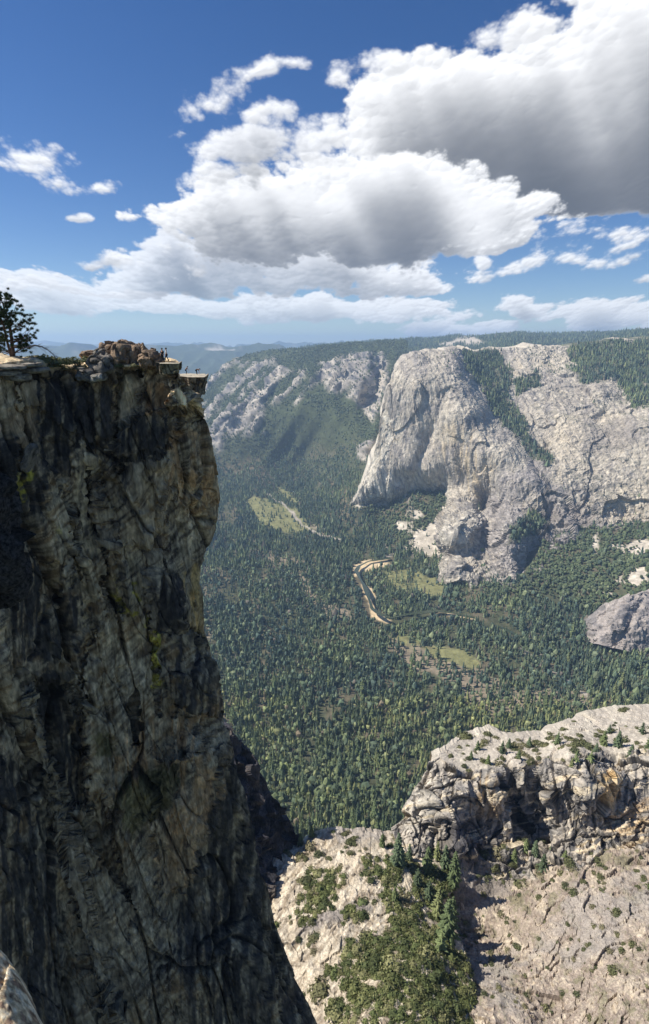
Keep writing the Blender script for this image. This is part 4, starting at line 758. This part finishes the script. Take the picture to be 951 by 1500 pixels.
boulder('boulder', 184, 213, 504, 540, 86, 5, 7, BB, 'warm brown domed boulder just right of the tallest one', .5)
boulder('boulder', 203, 235, 513, 541, 84, 5, 9, BB*.85, 'rounded boulder at the right end of the pile beside the standing pair', .4)
boulder('boulder', 130, 170, 518, 552, 84, 5, 12, BG_, 'grey layered boulder below and left of the pile', .8, 4)
boulder('boulder', 117, 136, 513, 526, 88, 3, 14, BB, 'small reddish boulder low behind the green bushes', .5)
boulder('boulder', 136, 156, 510, 522, 86, 3, 15, BG_*1.1, 'small grey boulder wedged on top of the layered one', .5, 10)
boulder('flat_rock', 132, 152, 547, 559, 82.5, 3, 17, lin((170,164,150)), 'thin pale slab jutting from the cliff under the layered boulder', .9, 12, cat='rock')
boulder('boulder', 112, 140, 540, 560, 83, 4, 19, BG_*.9, 'grey block set in the cliff edge below the green bushes', .8, -8)
for i, (a, b_, c_, d_, lb) in enumerate([(-8,26,535,541,'pale flat slab at the cliff edge left below the pine'),(22,52,532,538,'pale flat slab at the foot of the pine, on its right'),(-6,18,543,551,'thick grey slab at the left frame edge, under the pale one'),(30,62,539,547,'jointed grey slab on the cliff edge between the pine and the brush'),(8,34,548,558,'grey block in the second row below the pine')]):
    boulder('flat_rock', a, b_, c_, d_, 73+a*.12, 4, 51+i, lin((150,142,126)), lb, .9, (-4, 3, -2, 5, -3)[i], cat='rock')
# loose block caught in the chimney on the left of the wall
boulder('rock_block', 34, 47, 650, 692, 70.5, 2, 23, lin((120,112,100)), 'slanting pale block stuck on the wall above the yellow lichen', .9, -24, rough=.16, cat='rock')
# ---- overhanging slabs
def slab(name, top, bot, seed, c, label, n=26, parts=None):
    """closed rock between a top ring and a bottom ring of surveyed points"""
    top = np.array(top); bot = np.array(bot)
    def ring(p):
        k = len(p); tt = np.linspace(0, k, n*k, endpoint=False); i = tt.astype(int); f = (tt-i)[:, None]; return p[i]*(1-f)+p[(i+1) % k]*f
    a, b = ring(top), ring(bot); m = len(a); K = 26; rows = []
    ca, cb_ = top.mean(0), bot.mean(0)
    for q in np.linspace(0, .97, 14): rows.append(ca+(a-ca)*q)
    for q in np.linspace(0, 1, K): rows.append(a+(b-a)*q)
    for q in np.linspace(.97, 0, 10): rows.append(cb_+(b-cb_)*q)
    V = np.array(rows); nr = len(rows); W = V.reshape(-1, 3); ctr = (ca+cb_)/2; nrm = W-ctr; nrm /= np.linalg.norm(nrm, axis=1)[:, None]+1e-9
    val, ed = facets(W, (1.3, 2, 3.2), seed, 1.2, .4); istop = np.repeat(np.arange(nr) < 14, m)
    W = W+nrm*((val*.55-sstep(.08, 0, ed)*.3+fbm(W, .9, 5, seed)*.18)*np.where(istop, .15, 1))[:, None]
    idx = np.arange(nr*m).reshape(nr, m); Fc = np.stack([idx[:-1], idx[1:], np.roll(idx[1:], -1, 1), np.roll(idx[:-1], -1, 1)], -1).reshape(-1, 4)
    C = np.empty(W.shape); C[:] = c; st = fbm(W, (.5, .5, 4), 4, seed+2); C = mixc(C, lin((60,58,56)), .75*sstep(-.1, .4, st)*np.where(istop, .1, 1)); C = mixc(C, lin((190,180,158)), np.where(istop, .8, 0.))
    o = new_obj(name, mesh_np(name, W, Fc, C), M_boul); tag(o, label, 'rock'); return o
slab('overhanging_ledge', [at(264,551,100), at(276,552.5,99), at(300,552.5,99.5), at(303.5,550,104), at(301,547.5,110), at(268,547,110), at(263,548,106)],
     [at(268,567,101), at(278,578,101), at(290,585,101.5), at(297,577,104), at(296,570,109), at(272,560,109), at(266,560,106)], 31, lin((140,130,112)), 'slanting overhanging ledge at the very tip of the promontory, with two people on it')
slab('rock_ledge', [at(234,532.5,80), at(262,532.5,80), at(264,531,83), at(261,529.5,88), at(238,529.5,88), at(233,531,84)],
     [at(236,549,80.5), at(260,546,80.5), at(262,544,83), at(260,540,88), at(238,540,88), at(235,545,84)], 33, lin((136,124,96)), 'square block of rock under the standing pair at the brink')
# ---- low brush on the cliff top
def cliff_bush(px, py, w, h, label, Y=84, ci=0):
    p = at(px, py, Y); s = w*(Y*CP-p[2]*SP)/F; o = bpy.data.objects.new('bush', bm_full[ci % 6]); col.objects.link(o); o.location = p; hs = h*(Y*CP-p[2]*SP)/F; o.scale = (s, s, hs*1.7); o.rotation_euler[2] = random.uniform(0, 6.28)
    tag(o, label, 'bush', 'brush along the cliff top')
for i, (px, py, w, h, lb) in enumerate([(66,530,34,16,'largest green bush right of the pine on the cliff top'),(88,533,34,16,'spreading yellowish bush at the middle of the cliff-top brush'),(48,526,24,10,'low bush touching the right side of the pine trunk'),(106,532,26,15,'bush between the yellowish one and the small reddish boulder'),
    (118,540,22,14,'lowest yellow-green bush hanging over the cliff edge'),(126,530,18,13,'dark bush just left of the grey layered boulder'),(78,537,26,8,'thin fringe of bush over the dark rock face'),(174,537,13,9,'small dark bush at the foot of the tallest boulder'),(198,537,14,8,'small olive bush at the foot of the warm brown boulder'),(10,528,30,7,'low bush left of the pine trunk at the frame edge'),(100,541,22,7,'sparse bush on the ledge below the yellowish one')]):
    cliff_bush(px, py, w, h, lb, 82 if px < 90 else 84, i)

# ---- the pine
def tube(pts, rads, k=7):
    pts = np.array(pts, float); V = []; 
    for i, p in enumerate(pts):
        d = pts[min(i+1, len(pts)-1)]-pts[max(i-1, 0)]; d /= np.linalg.norm(d)+1e-9; a = np.cross(d, [0, 1, .01]); a /= np.linalg.norm(a)+1e-9; b = np.cross(d, a)
        for j in range(k): V.append(p+(a*math.cos(j*2*math.pi/k)+b*math.sin(j*2*math.pi/k))*rads[i])
    T = [[i*k+j, i*k+(j+1) % k, (i+1)*k+(j+1) % k, (i+1)*k+j] for i in range(len(pts)-1) for j in range(k)]
    return np.array(V), np.array(T)
def pine():
    base = at(20, 530, 80); r = np.random.default_rng(5); e = empty('pine_tree', tuple(base)); tag(e, 'twin-trunked pine with tufted crown standing alone on the cliff top at the left', 'tree')
    S = 80*CP/F*1.02            # metres per survey pixel at that distance
    def L2(dx, dy, dz=0): return np.array([dx*S, dz, dy*S])
    t1 = [L2(0, -3), L2(1, 10), L2(2, 25), L2(2.5, 42), L2(1, 60), L2(-2, 78), L2(-5, 88)]; t2 = [L2(-1, 2), L2(-3, 14), L2(-5, 30), L2(-6, 48), L2(-9, 64), L2(-10, 80)]
    for pts, r0 in ((t1, .34), (t2, .22)):
        v, f = tube(pts, np.linspace(r0, .05, len(pts))); new_obj('trunk', mesh_np('trunk', v, f, None, True), M_bark, e)
    parts = []; tips = []
    def branch(p0, p1, r0, sag=0):
        mid = (p0+p1)/2+np.array([0, 0, sag])+r.normal(0, .15, 3); parts.append(tube([p0, mid, p1], [r0, r0*.65, r0*.25], 5))
    for i in range(64):
        tr = t1 if r.random() < .6 else t2; q = r.uniform(.2, .98); k = q*(len(tr)-1); i0 = int(k); p0 = tr[i0]+(tr[min(i0+1, len(tr)-1)]-tr[i0])*(k-i0)
        L_ = (1.05-q*.55)*r.uniform(.45, 1.0)*3.0; a = r.uniform(0, 6.28); p1 = p0+np.array([math.cos(a)*L_, math.sin(a)*L_, r.uniform(-.2, .9)*(1 if q > .45 else .2)]); p1[2] = min(p1[2], 88*S)
        branch(p0, p1, .06*(1.2-q)+.02, -.1)
        for j in range(4):
            b = p0+(p1-p0)*r.uniform(.55, 1); c = b+r.normal(0, .38, 3)+np.array([0, 0, .15]); branch(b, c, .018); tips.append(c)
        tips.append(p1)
    for dx, dy, dz in [(37,60,0),(38,52,.3),(34,46,0),(30,52,.3),(26,56,-.3),(31,58,.2),(28,64,.4),(36,40,.2),(30,38,0),(34,34,.2),(24,70,0),(22,76,.2),(18,82,.1),(26,45,.2),(22,36,0),(26,30,.3),(18,30,0),(12,84,0),(4,90,0),(-8,90,0),(-14,82,.3),(24,62,.3),(16,72,0)]:
        c = L2(dx, dy, dz); k = max(1, min(len(t1)-2, int(dy/14)-1)); branch(t1[k], c, .06, -.25); tips.append(c); tips.append(c+r.normal(0, .25, 3))
    v, f = merge(parts); new_obj('branches', mesh_np('branches', v, f), M_bark, e)
    V = []; T = []; C = []; n = 0
    for c in tips:
        s = r.uniform(.28, .5); g = r.uniform(.7, 1.35); k = 70; d = r.normal(size=(k, 3)); d /= np.linalg.norm(d, axis=1)[:, None]; d[:, 2] = d[:, 2]*.8+.15
        a = np.cross(d, r.normal(size=(k, 3))); a /= np.linalg.norm(a, axis=1)[:, None]; o_ = c+d*s*.1; q = np.stack([o_+a*.035, o_-a*.035, c+d*s*r.uniform(.75, 1.1, (k, 1))], 1).reshape(-1, 3)
        V.append(q); T.append(np.arange(k*3).reshape(-1, 3)+n); n += k*3; C.append(np.repeat((lin((62,76,46))*g)[None], k*3, 0))
    new_obj('needles', mesh_np('needles', np.concatenate(V), np.concatenate(T), np.concatenate(C)), M_leaf, e)
    # bare fallen limb arching to the right
    parts = []; cur = [L2(22, 20), L2(34, 23), L2(44, 21), L2(54, 15), L2(62, 6)]; parts.append(tube(cur, [.12, .1, .08, .05, .02], 6))
    for i in range(46):
        k = r.uniform(0, 3.9); i0 = int(k); p = cur[i0]+(cur[i0+1]-cur[i0])*(k-i0); parts.append(tube([p, p+np.array([r.uniform(.1, .9), r.normal(0, .3), r.uniform(-.8, .45)])], [.022, .008], 4))
    parts.append(tube([L2(3, 22), L2(12, 22), L2(22, 20)], [.16, .14, .12], 6)); v, f = merge(parts); new_obj('bare_limb', mesh_np('bare_limb', v, f), M_dead, e)['label'] = 'bare grey limb drooping to the right'
pine()

# ---- people
M_skin = flat_mat('skin', lin((196,148,118)), .6, .3); M_hair = flat_mat('dark_hair', lin((38,30,26)), .7, .2); M_black = flat_mat('black_cloth', lin((28,28,32)), .9, .1); M_white = flat_mat('pale_cloth', lin((215,212,205)), .9, .1); M_jean = flat_mat('dark_blue_cloth', lin((42,50,68)), .9, .1); M_brown = flat_mat('brown_cloth', lin((90,78,66)), .9, .1)
def skin_mesh(name, verts, edges, radii, mat, parent, root=0, sub=1):
    me = bpy.data.meshes.new(name); me.from_pydata([tuple(v) for v in verts], edges, []); o = bpy.data.objects.new(name, me); col.objects.link(o)
    sm = o.modifiers.new('s', 'SKIN'); sv = me.skin_vertices[0].data
    for i, r_ in enumerate(radii): rr = (r_, r_) if np.isscalar(r_) else r_; sv[i].radius = rr; sv[i].use_root = (i == root)
    ss = o.modifiers.new('u', 'SUBSURF'); ss.levels = sub; ss.render_levels = sub
    dg = bpy.context.evaluated_depsgraph_get(); me2 = bpy.data.meshes.new_from_object(o.evaluated_get(dg)); o.modifiers.clear(); o.data = me2; bpy.data.meshes.remove(me)
    me2.materials.clear(); me2.materials.append(mat); me2.name = name; o.parent = parent; me2.polygons.foreach_set('use_smooth', [True]*len(me2.polygons)); return o
def person(loc, rz, pose, label, shirt, pants, scale=1.0):
    e = empty('person', loc, rz); e.scale = (scale,)*3; tag(e, label, 'person')
    J = dict(pelvis=(0,0,.95), waist=(0,0,1.1), chest=(0,0,1.32), neck=(0,0,1.5), chin=(0,.02,1.57), head=(0,.02,1.67), crown=(0,.01,1.74))
    for s, n in ((-1, 'l'), (1, 'r')):
        J.update({n+'hip': (s*.1,0,.9), n+'knee': (s*.11,.02,.5), n+'ank': (s*.12,-.01,.09), n+'toe': (s*.13,.16,.03), n+'sho': (s*.19,0,1.43), n+'elb': (s*.25,.0,1.15), n+'wri': (s*.27,.06,.9), n+'pal': (s*.27,.09,.82)})
    J.update(pose); names = list(J); ix = {n: i for i, n in enumerate(names)}
    ed = [('pelvis','waist'),('waist','chest'),('chest','neck'),('neck','chin'),('chin','head'),('head','crown')]; rad = dict(pelvis=.13, waist=.12, chest=.14, neck=.055, chin=.075, head=.095, crown=.06)
    verts = [J[n] for n in names]
    for n in 'lr':
        ed += [('pelvis',n+'hip'),(n+'hip',n+'knee'),(n+'knee',n+'ank'),(n+'ank',n+'toe'),('chest',n+'sho'),(n+'sho',n+'elb'),(n+'elb',n+'wri'),(n+'wri',n+'pal')]; rad.update({n+'hip': .09, n+'knee': .058, n+'ank': .042, n+'toe': .035, n+'sho': .06, n+'elb': .04, n+'wri': .028, n+'pal': .035})
    V = list(verts); E = [(ix[a], ix[b]) for a, b in ed]; Rr = [rad[n] for n in names]
    for n, s in (('l', -1), ('r', 1)):                    # four fingers and a thumb
        p = np.array(J[n+'pal']); w_ = np.array(J[n+'wri']); d = (p-w_)/np.linalg.norm(p-w_)
        for k, ln in enumerate((.075, .085, .08, .06)):
            o_ = np.array([0, (k-1.5)*.02, 0]); V.append(tuple(p+d*ln+o_)); E.append((ix[n+'pal'], len(V)-1)); Rr.append(.009)
        V.append(tuple(p+d*.03+np.array([0, .05, 0]))); E.append((ix[n+'wri'], len(V)-1)); Rr.append(.01)
    b = skin_mesh('body', V, E, Rr, M_skin, e)
    def wear(name, ns, es, grow, mat):
        return skin_mesh(name, [J[n] for n in ns], [(ns.index(a), ns.index(b_)) for a, b_ in es], [rad[n]+grow for n in ns], mat, e)
    wear('shirt', ['waist','chest','lsho','rsho','lelb','relb','pelvis'], [('pelvis','waist'),('waist','chest'),('chest','lsho'),('chest','rsho'),('lsho','lelb'),('rsho','relb')], .022, shirt)
    wear('trousers', ['pelvis','lhip','rhip','lknee','rknee','lank','rank'], [('pelvis','lhip'),('pelvis','rhip'),('lhip','lknee'),('rhip','rknee'),('lknee','lank'),('rknee','rank')], .022, pants)
    wear('shoes', ['lank','ltoe'], [('lank','ltoe')], .012, M_black); wear('shoes', ['rank','rtoe'], [('rank','rtoe')], .012, M_black)
    c = np.array(J['crown']); h = np.array(J['head']); v, f = ico(3); u = (c-h)/np.linalg.norm(c-h); v = v*.115; v = v[:]+0; hv = v+h+u*.045+np.array([0, -.02, 0]); new_obj('hair', mesh_np('hair', hv, f, None, True), M_hair, e)
    fwd = np.array([0, 1, 0]); v0, f0 = ico(1)
    for s in (-1, 1): v, f = ico(1); new_obj('eye', mesh_np('eye', v*.012+h+np.array([s*.03, .088, .0]), f, None, True), M_black, e)
    new_obj('nose', mesh_np('nose', v0*np.array([.014, .022, .024])+h+np.array([0, .10, -.025]), f0, None, True), M_skin, e)
    return e
pz = lambda px, py, Y: tuple(at(px, py, Y))
person(pz(238.7, 529.6, 83), R(160), {}, 'person in black clothes standing at the brink, left of the pair', M_black, M_black, 1.03)
person(pz(244.6, 529.4, 83.5), R(100), dict(lknee=(-.1,.16,.52), lank=(-.1,.22,.09), ltoe=(-.1,.38,.03), rknee=(.1,-.06,.5), rank=(.1,-.26,.1), rtoe=(.1,-.1,.03)), 'person in a white shirt and dark trousers stepping beside the one in black', M_white, M_jean, 1.06)
person(pz(273, 548.2, 104), R(-70), dict(pelvis=(0,-.05,.82), waist=(0,.0,.96), chest=(0,.14,1.14), neck=(0,.24,1.3), chin=(0,.29,1.35), head=(0,.33,1.42), crown=(0,.36,1.48), lsho=(-.19,.16,1.24), rsho=(.19,.16,1.24), lelb=(-.2,.34,1.02), relb=(.2,.34,1.02), lwri=(-.14,.44,.82), rwri=(.14,.44,.82), lpal=(-.12,.46,.74), rpal=(.12,.46,.74), lhip=(-.1,-.05,.78), rhip=(.1,-.05,.78), lknee=(-.11,.14,.44), rknee=(.11,.1,.46)),
       'person in grey leaning forward on the overhanging ledge, left of the bent-over one', M_brown, M_jean, .92)
person(pz(288.5, 548.6, 104), R(-85), dict(pelvis=(0,-.1,.86), waist=(0,.06,.95), chest=(0,.3,.98), neck=(0,.47,.96), chin=(0,.53,.96), head=(0,.6,1.0), crown=(0,.66,1.04), lsho=(-.19,.36,.96), rsho=(.19,.36,.96), lelb=(-.2,.42,.68), relb=(.2,.42,.68), lwri=(-.18,.46,.42), rwri=(.18,.46,.42), lpal=(-.17,.48,.33), rpal=(.17,.48,.33), lhip=(-.1,-.1,.8), rhip=(.1,-.1,.8)),
       'person in dark clothes bent over on the tip of the overhanging ledge', M_black, M_black, .95)

# ---- rocks of our own brink, close to the camera
def near_rock(name, px0, px1, py0, py1, Y, depth, seed, c, label, dark=False):
    o = boulder(name, px0, px1, py0, py1, Y, depth, seed, c, label, .5, 0, .32, 'rock'); return o
M_sp = tint_mat('speckled_granite', noise=.035, amp=.6, bumpd=.03, bscale=.05, detail=4)
o = near_rock('rock_shoulder', -84, 8, 702, 900, 40, 5, 43, lin((52,50,50)), 'black speckled rock with a sunlit top at the left edge of the picture')
o.data.materials.clear(); o.data.materials.append(tint_mat('black_speckled_granite', noise=.3, amp=1.3, bumpd=.4, bscale=.5, detail=6))

t = (np.linspace(0, 1, 150))[:, None]; s_ = np.linspace(0, 1, 150)[None]; rr_ = interp([(1250, -190), (1380, -6), (1400, 8), (1440, 25), (1470, 38), (1500, 50), (1560, 78), (1700, 150)]); tp = interp([(-260, 1230), (-190, 1250), (-6, 1380), (200, 1500)])
PX = -260+s_*254+t*0; PY = tp(PX)+(1700-tp(PX))*t; PX = -260+s_*(rr_(PY)+260)
Y = tps([(-260,1230,-2.6),(-6,1382,-3.1),(50,1500,-3.2),(150,1700,-3.2),(-100,1500,-2.7),(-260,1700,-2.3),(0,1450,-3.0),(-130,1310,-2.9)])(PX, PY)
P = at(PX, PY, Y); P = P+np.stack([P[..., 0]*0, P[..., 0]*0, fbm(P, .35, 6, 71)*.05+facets(P, .4, 72, 1.2)[0]*.05+fbm(P, .05, 4, 73)*.008], -1)
C = np.empty(P.shape); C[:] = lin((205,184,148)); g1 = fbm(P, .028, 3, 75); C = mixc(C, lin((120,92,78)), .8*sstep(.15, .6, g1)); C = mixc(C, lin((236,226,200)), .7*sstep(.1, .5, -g1))
P2, C2 = skirt(P, C, 'right', [(.02, .01, -.06), (.05, .02, -.25), (.05, .03, -1.2)]); P2, C2 = skirt(P2, C2, 'top', [(0, .02, -.06), (0, .05, -.3), (0, .05, -1.2)])
o = new_obj('rock_edge', grid_mesh('rock_edge', P2, C2), M_sp); tag(o, 'sunlit tan rock at the bottom left corner, nearest the camera', 'rock')
# ------------------------------------------------------------------ cumulus computed once as a sky map (bearing x elevation), mixed into the sky
BANKS = [
 # far rows near the horizon
 [(765,452,38,15,0,.9),(885,466,84,26,0,1),(640,482,64,12,0,.8),(720,480,56,10,0,.8),(955,468,50,30,0,1),(120,438,180,20,0,.9),(300,448,190,18,0,.85),(460,456,170,18,0,.9),(570,456,90,24,0,.9),(620,445,60,14,0,.7)],
 [(330,388,165,34,-2,1),(480,395,160,26,0,1),(110,420,180,16,0,.8),(560,405,90,22,0,.9),(220,410,150,20,0,.8),(240,375,50,22,0,.8),(400,415,180,18,0,.9)],
 [(800,190,275,118,-14,1.1),(975,130,215,180,0,1.2),(655,165,130,85,-20,1),(700,112,110,40,-12,.75),(880,262,215,68,0,1),(770,285,110,40,0,.9),(600,215,90,55,-10,.85),(700,260,130,60,0,1),(575,240,70,36,0,.6)],
 [(520,342,248,54,-5,1.05),(630,310,140,56,0,1.05),(420,312,185,44,-8,1),(330,326,115,22,0,.8),(540,285,140,50,-5,1),(600,270,90,40,0,.9),(450,275,60,26,0,.6),(690,345,80,30,0,.9)],
 [(338,158,46,32,-20,.62),(388,112,30,20,-20,.6),(392,172,34,18,0,.5),(350,224,62,32,-10,.66),(470,212,60,26,-20,.5),(436,98,18,13,0,.5),(330,268,55,18,0,.55),(578,92,36,20,0,.55),(495,120,16,22,0,.4),(300,180,20,12,0,.4),(440,235,40,14,0,.35),
  (12,236,46,13,10,.27),(40,256,28,8,8,.26),(48,228,14,6,0,.22),(145,271,20,7,0,.36),(155,383,34,8,-5,.36),(120,316,9,4,0,.3),(704,383,11,10,0,.7),(840,388,90,8,-5,.26),(910,350,80,14,-5,.26),(940,411,18,6,0,.5),(270,202,12,8,0,.4),(750,45,60,22,-20,.45),(120,400,20,5,0,.25)]]
def worley2(X, Y, s):
    fx, fy = np.floor(X), np.floor(Y); d = np.full(X.shape, 9.)
    for dx in (-1, 0, 1):
        for dy in (-1, 0, 1):
            cx, cy = fx+dx, fy+dy; z = cx*0
            d = np.minimum(d, (cx+_h(cx, cy, z, s)-X)**2+(cy+_h(cx, cy, z, s+1)-Y)**2)
    return np.sqrt(d)
U0, U1, V0, V1 = -.8, .8, -.04, .64; NU, NV = 1500, 700
def cloud_map():
    u = np.linspace(U0, U1, NU); v = np.linspace(V0, V1, NV); UU, VV = np.meshgrid(u, v)
    # back to survey pixels for laying the banks out
    tcl = VV  # v = -(SP+b*CP)/(CP-b*SP)
    b = (-SP-VV*CP)/(CP-VV*SP); PXc = CX+F*UU*(CP-b*SP); PYc = CY+F*b
    z0 = UU*0; kk = 1/330; per = np.clip(.30+(500-PYc)*kk, .22, 2.2)          # banks look smaller and flatter near the horizon
    QX = (PXc-475)/(.35+.65*per); QY = -np.log(per)/kk*1.12
    Q = np.stack([QX/150, QY/110, z0], -1); wx = fbm(Q, 1, 4, 901); wy = fbm(Q+31, 1, 4, 911)
    X, Y = PXc+wx*42*per, PYc+wy*30*per
    bil = 0; a = 1; fr = 1; n = 0; bils = 0
    for o_ in range(5):
        bil = bil+a*(.62-worley2((QX+wx*6)/62*fr+o_*3.7, (QY+wy*6)/54*fr+o_*1.3, 920+o_*3)); n += a; a *= .6; fr *= 2.1
        if o_ == 2: bils = bil/n*2.2
    bil = bil/n*2.2; NP = np.stack([QX/80, QY/70, z0], -1); fb = fbm(NP, 1, 8, 940, .55); fbs = fbm(NP, 1, 4, 940, .5); fbl = fbm(NP*.75+5, 1, 3, 955, .5)
    du, dv = (U1-U0)/NU, (V1-V0)/NV; LUM = np.zeros_like(UU); ALP = np.zeros_like(UU)
    for bi, bank in enumerate(BANKS):
        S = np.full(UU.shape, -1.)
        for (cx, cy, rx_, ry_, rot, k) in bank:
            c, s = math.cos(R(rot)), math.sin(R(rot)); x = X-cx; y = Y-cy
            if bi == 4: x = x-wx*26*per; y = y-wy*18*per
            p = (x*c+y*s)/rx_; q = (-x*s+y*c)/ry_; q = np.where(q > 0, q*1.3, q)
            f = k*(1-np.sqrt(p*p+q*q)); small = np.clip(ry_/60, .18, 1); S = np.maximum(S, f*(.55+.45*small))
        loose = 1.35 if bi == 4 else 1.0
        shift = bi*0
        D = np.minimum(S, .6)*2.0+(bil*.72+fb*.36)*loose-.04-(.1 if bi == 4 else 0); Ds = np.minimum(S, .6)*2.0+bils*.7+fbs*.4-.04
        thick = np.minimum(np.maximum(D*.4+Ds*.6, 0), 1.3)*np.clip(.66+.7*fbl, .15, 1.4); acc = np.zeros_like(D); tot = 0; step = .004
        for i in range(12):
            tot += step; ix, iy = int(round(-.42*tot/du)), int(round(.91*tot/dv)); sh = np.zeros_like(D)
            if iy < NV: src = np.roll(thick[iy:], -ix, axis=1); sh[:src.shape[0]] = src
            acc += sh*step; step *= 1.22
        acc = acc/(.35+.65*per)
        light = np.exp(-np.maximum(acc*CL_ABS*(1.22 if bi in (2, 3) else 1)-.16, 0))
        H = np.minimum(np.maximum(Ds, 0), 1.2)**.7+bils*.2; gx = np.gradient(H, axis=1)/du; gy = np.gradient(H, axis=0)/dv
        nl = (gx*.5-gy*.86)*.012*(.4+.6*per); rel = np.clip(1+nl*.28, .82, 1.12)
        lum = light*rel; ins = np.clip(1-np.exp(-np.maximum(D, 0)*5), 0, 1)
        lum = lum*ins+(1-ins)*np.maximum(lum, .72)
        al = sstep(.0, .38, D) if bi != 4 else sstep(0, .75, D)*.93
        if bi < 2: al = al*(.95-.12*sstep(600, 300, PXc)); lum = lum*.95+.05
        LUM = LUM*(1-al)+lum*al; ALP = ALP*(1-al)+al
    lum = LUM/np.maximum(ALP, 1e-3); alpha = ALP
    edge = np.minimum(np.minimum(UU-U0, U1-UU), V1-VV)/.05; alpha = alpha*np.clip(edge, 0, 1)*sstep(-.01, .015, VV)
    img = bpy.data.images.new('cloud_map', NU, NV, alpha=True, float_buffer=True); px = np.zeros((NV, NU, 4), np.float32); px[..., 0] = np.clip(lum, 0, 1.15); px[..., 1] = alpha; px[..., 3] = 1
    img.colorspace_settings.name = 'Non-Color'; img.pixels.foreach_set(px.ravel()); img.pack(); return img
def build_clouds(t, sky_socket):
    N = t.nodes; L = t.links; img = cloud_map()
    def m(op, a, b=None, c=None):
        n = N.new('ShaderNodeMath'); n.operation = op
        for i, x in enumerate((a, b, c)):
            if x is None: continue
            if isinstance(x, (int, float)): n.inputs[i].default_value = x
            else: L.new(x, n.inputs[i])
        return n.outputs[0]
    tc = N.new('ShaderNodeTexCoord'); sp = N.new('ShaderNodeSeparateXYZ'); L.new(tc.outputs['Generated'], sp.inputs[0])
    ys = m('MAXIMUM', sp.outputs[1], .05); cb = N.new('ShaderNodeCombineXYZ')
    L.new(m('DIVIDE', m('SUBTRACT', m('DIVIDE', sp.outputs[0], ys), U0), U1-U0), cb.inputs[0]); L.new(m('DIVIDE', m('SUBTRACT', m('DIVIDE', sp.outputs[2], ys), V0), V1-V0), cb.inputs[1])
    im = N.new('ShaderNodeTexImage'); im.image = img; im.extension = 'CLIP'; im.interpolation = 'Linear'; L.new(cb.outputs[0], im.inputs[0])
    sr = N.new('ShaderNodeSeparateColor'); L.new(im.outputs[0], sr.inputs[0])
    mx = N.new('ShaderNodeMix'); mx.data_type = 'RGBA'; mx.clamp_factor = False; mx.inputs['A'].default_value = (*CL_DARK, 1); mx.inputs['B'].default_value = (*CL_LIT, 1); L.new(sr.outputs[0], mx.inputs['Factor'])
    fm = N.new('ShaderNodeMix'); fm.data_type = 'RGBA'; L.new(sr.outputs[1], fm.inputs['Factor']); L.new(sky_socket, fm.inputs['A']); L.new(mx.outputs['Result'], fm.inputs['B'])
    return fm.outputs['Result']
CL_ABS = 13.5; CL_DARK = (.85, .96, 1.18); CL_LIT = (7.0, 7.05, 7.2)
# ------------------------------------------------------------------ light
SUN_REL = R(-86); SUN_EL = R(47)
sx, sy = math.sin(SUN_REL)*math.cos(SUN_EL), math.cos(SUN_REL)*math.cos(SUN_EL); sz = math.sin(SUN_EL)
sd = bpy.data.lights.new('sun', 'SUN'); sun = bpy.data.objects.new('sun', sd); col.objects.link(sun)
sd.energy = 4.2; sd.angle = R(.5); sd.color = (1, .95, .88)
sun.rotation_euler = Vector((sx, sy, sz)).to_track_quat('Z', 'Y').to_euler(); sun.location = (-50, 0, 100)
w = bpy.data.worlds.new('World'); scene.world = w; w.use_nodes = True; w.cycles.sampling_method = 'MANUAL'; w.cycles.sample_map_resolution = 512
t = w.node_tree; t.nodes.clear(); N = t.nodes; L = t.links
wo = N.new('ShaderNodeOutputWorld'); bg = N.new('ShaderNodeBackground'); L.new(bg.outputs[0], wo.inputs[0])
sky = N.new('ShaderNodeTexSky'); sky.sky_type = 'NISHITA'; sky.sun_disc = False; sky.sun_elevation = SUN_EL; sky.sun_rotation = SUN_REL
sky.altitude = 2200; sky.air_density = 1; sky.dust_density = .6; sky.ozone_density = 1.5
SKYS = .095
bg.inputs[1].default_value = SKYS
sky_out = sky.outputs[0]
hs = N.new('ShaderNodeHueSaturation'); hs.inputs['Saturation'].default_value = 1.32; hs.inputs['Hue'].default_value = .51; hs.inputs['Value'].default_value = .72; L.new(sky_out, hs.inputs['Color']); sky_out = hs.outputs[0]
sky_out = build_clouds(t, sky_out)
L.new(sky_out, bg.inputs[0])
# haze
def haze_box():
    x0, x1, y0, y1, z0, z1 = -22000, 26000, -3000, 42000, -1252, 620
    V = [(x, y, z) for x in (x0, x1) for y in (y0, y1) for z in (z0, z1)]
    Fc = [(0,1,3,2),(4,6,7,5),(0,4,5,1),(2,3,7,6),(0,2,6,4),(1,5,7,3)]
    me = bpy.data.meshes.new('haze'); me.from_pydata(V, [], Fc); m = bpy.data.materials.new('haze_air'); t = nt(m)
    oo = t.nodes.new('ShaderNodeOutputMaterial'); v = t.nodes.new('ShaderNodeVolumePrincipled'); t.links.new(v.outputs[0], oo.inputs['Volume'])
    v.inputs['Color'].default_value = (.5, .71, 1, 1); v.inputs['Density'].default_value = 4.8e-5; v.inputs['Anisotropy'].default_value = .2
    o = new_obj('haze', me, m); tag(o, kind='stuff')
if HAZE: haze_box()
scene.view_settings.view_transform = 'Standard'; scene.view_settings.look = 'None'; scene.view_settings.exposure = .62; scene.view_settings.gamma = 1
scene.render.engine = 'CYCLES'; cy = scene.cycles
cy.max_bounces = 6; cy.diffuse_bounces = 3; cy.volume_bounces = 1; cy.transparent_max_bounces = 8; cy.use_denoising = True
try: cy.denoiser = 'OPENIMAGEDENOISE'; cy.denoising_prefilter = 'ACCURATE'
except Exception: pass
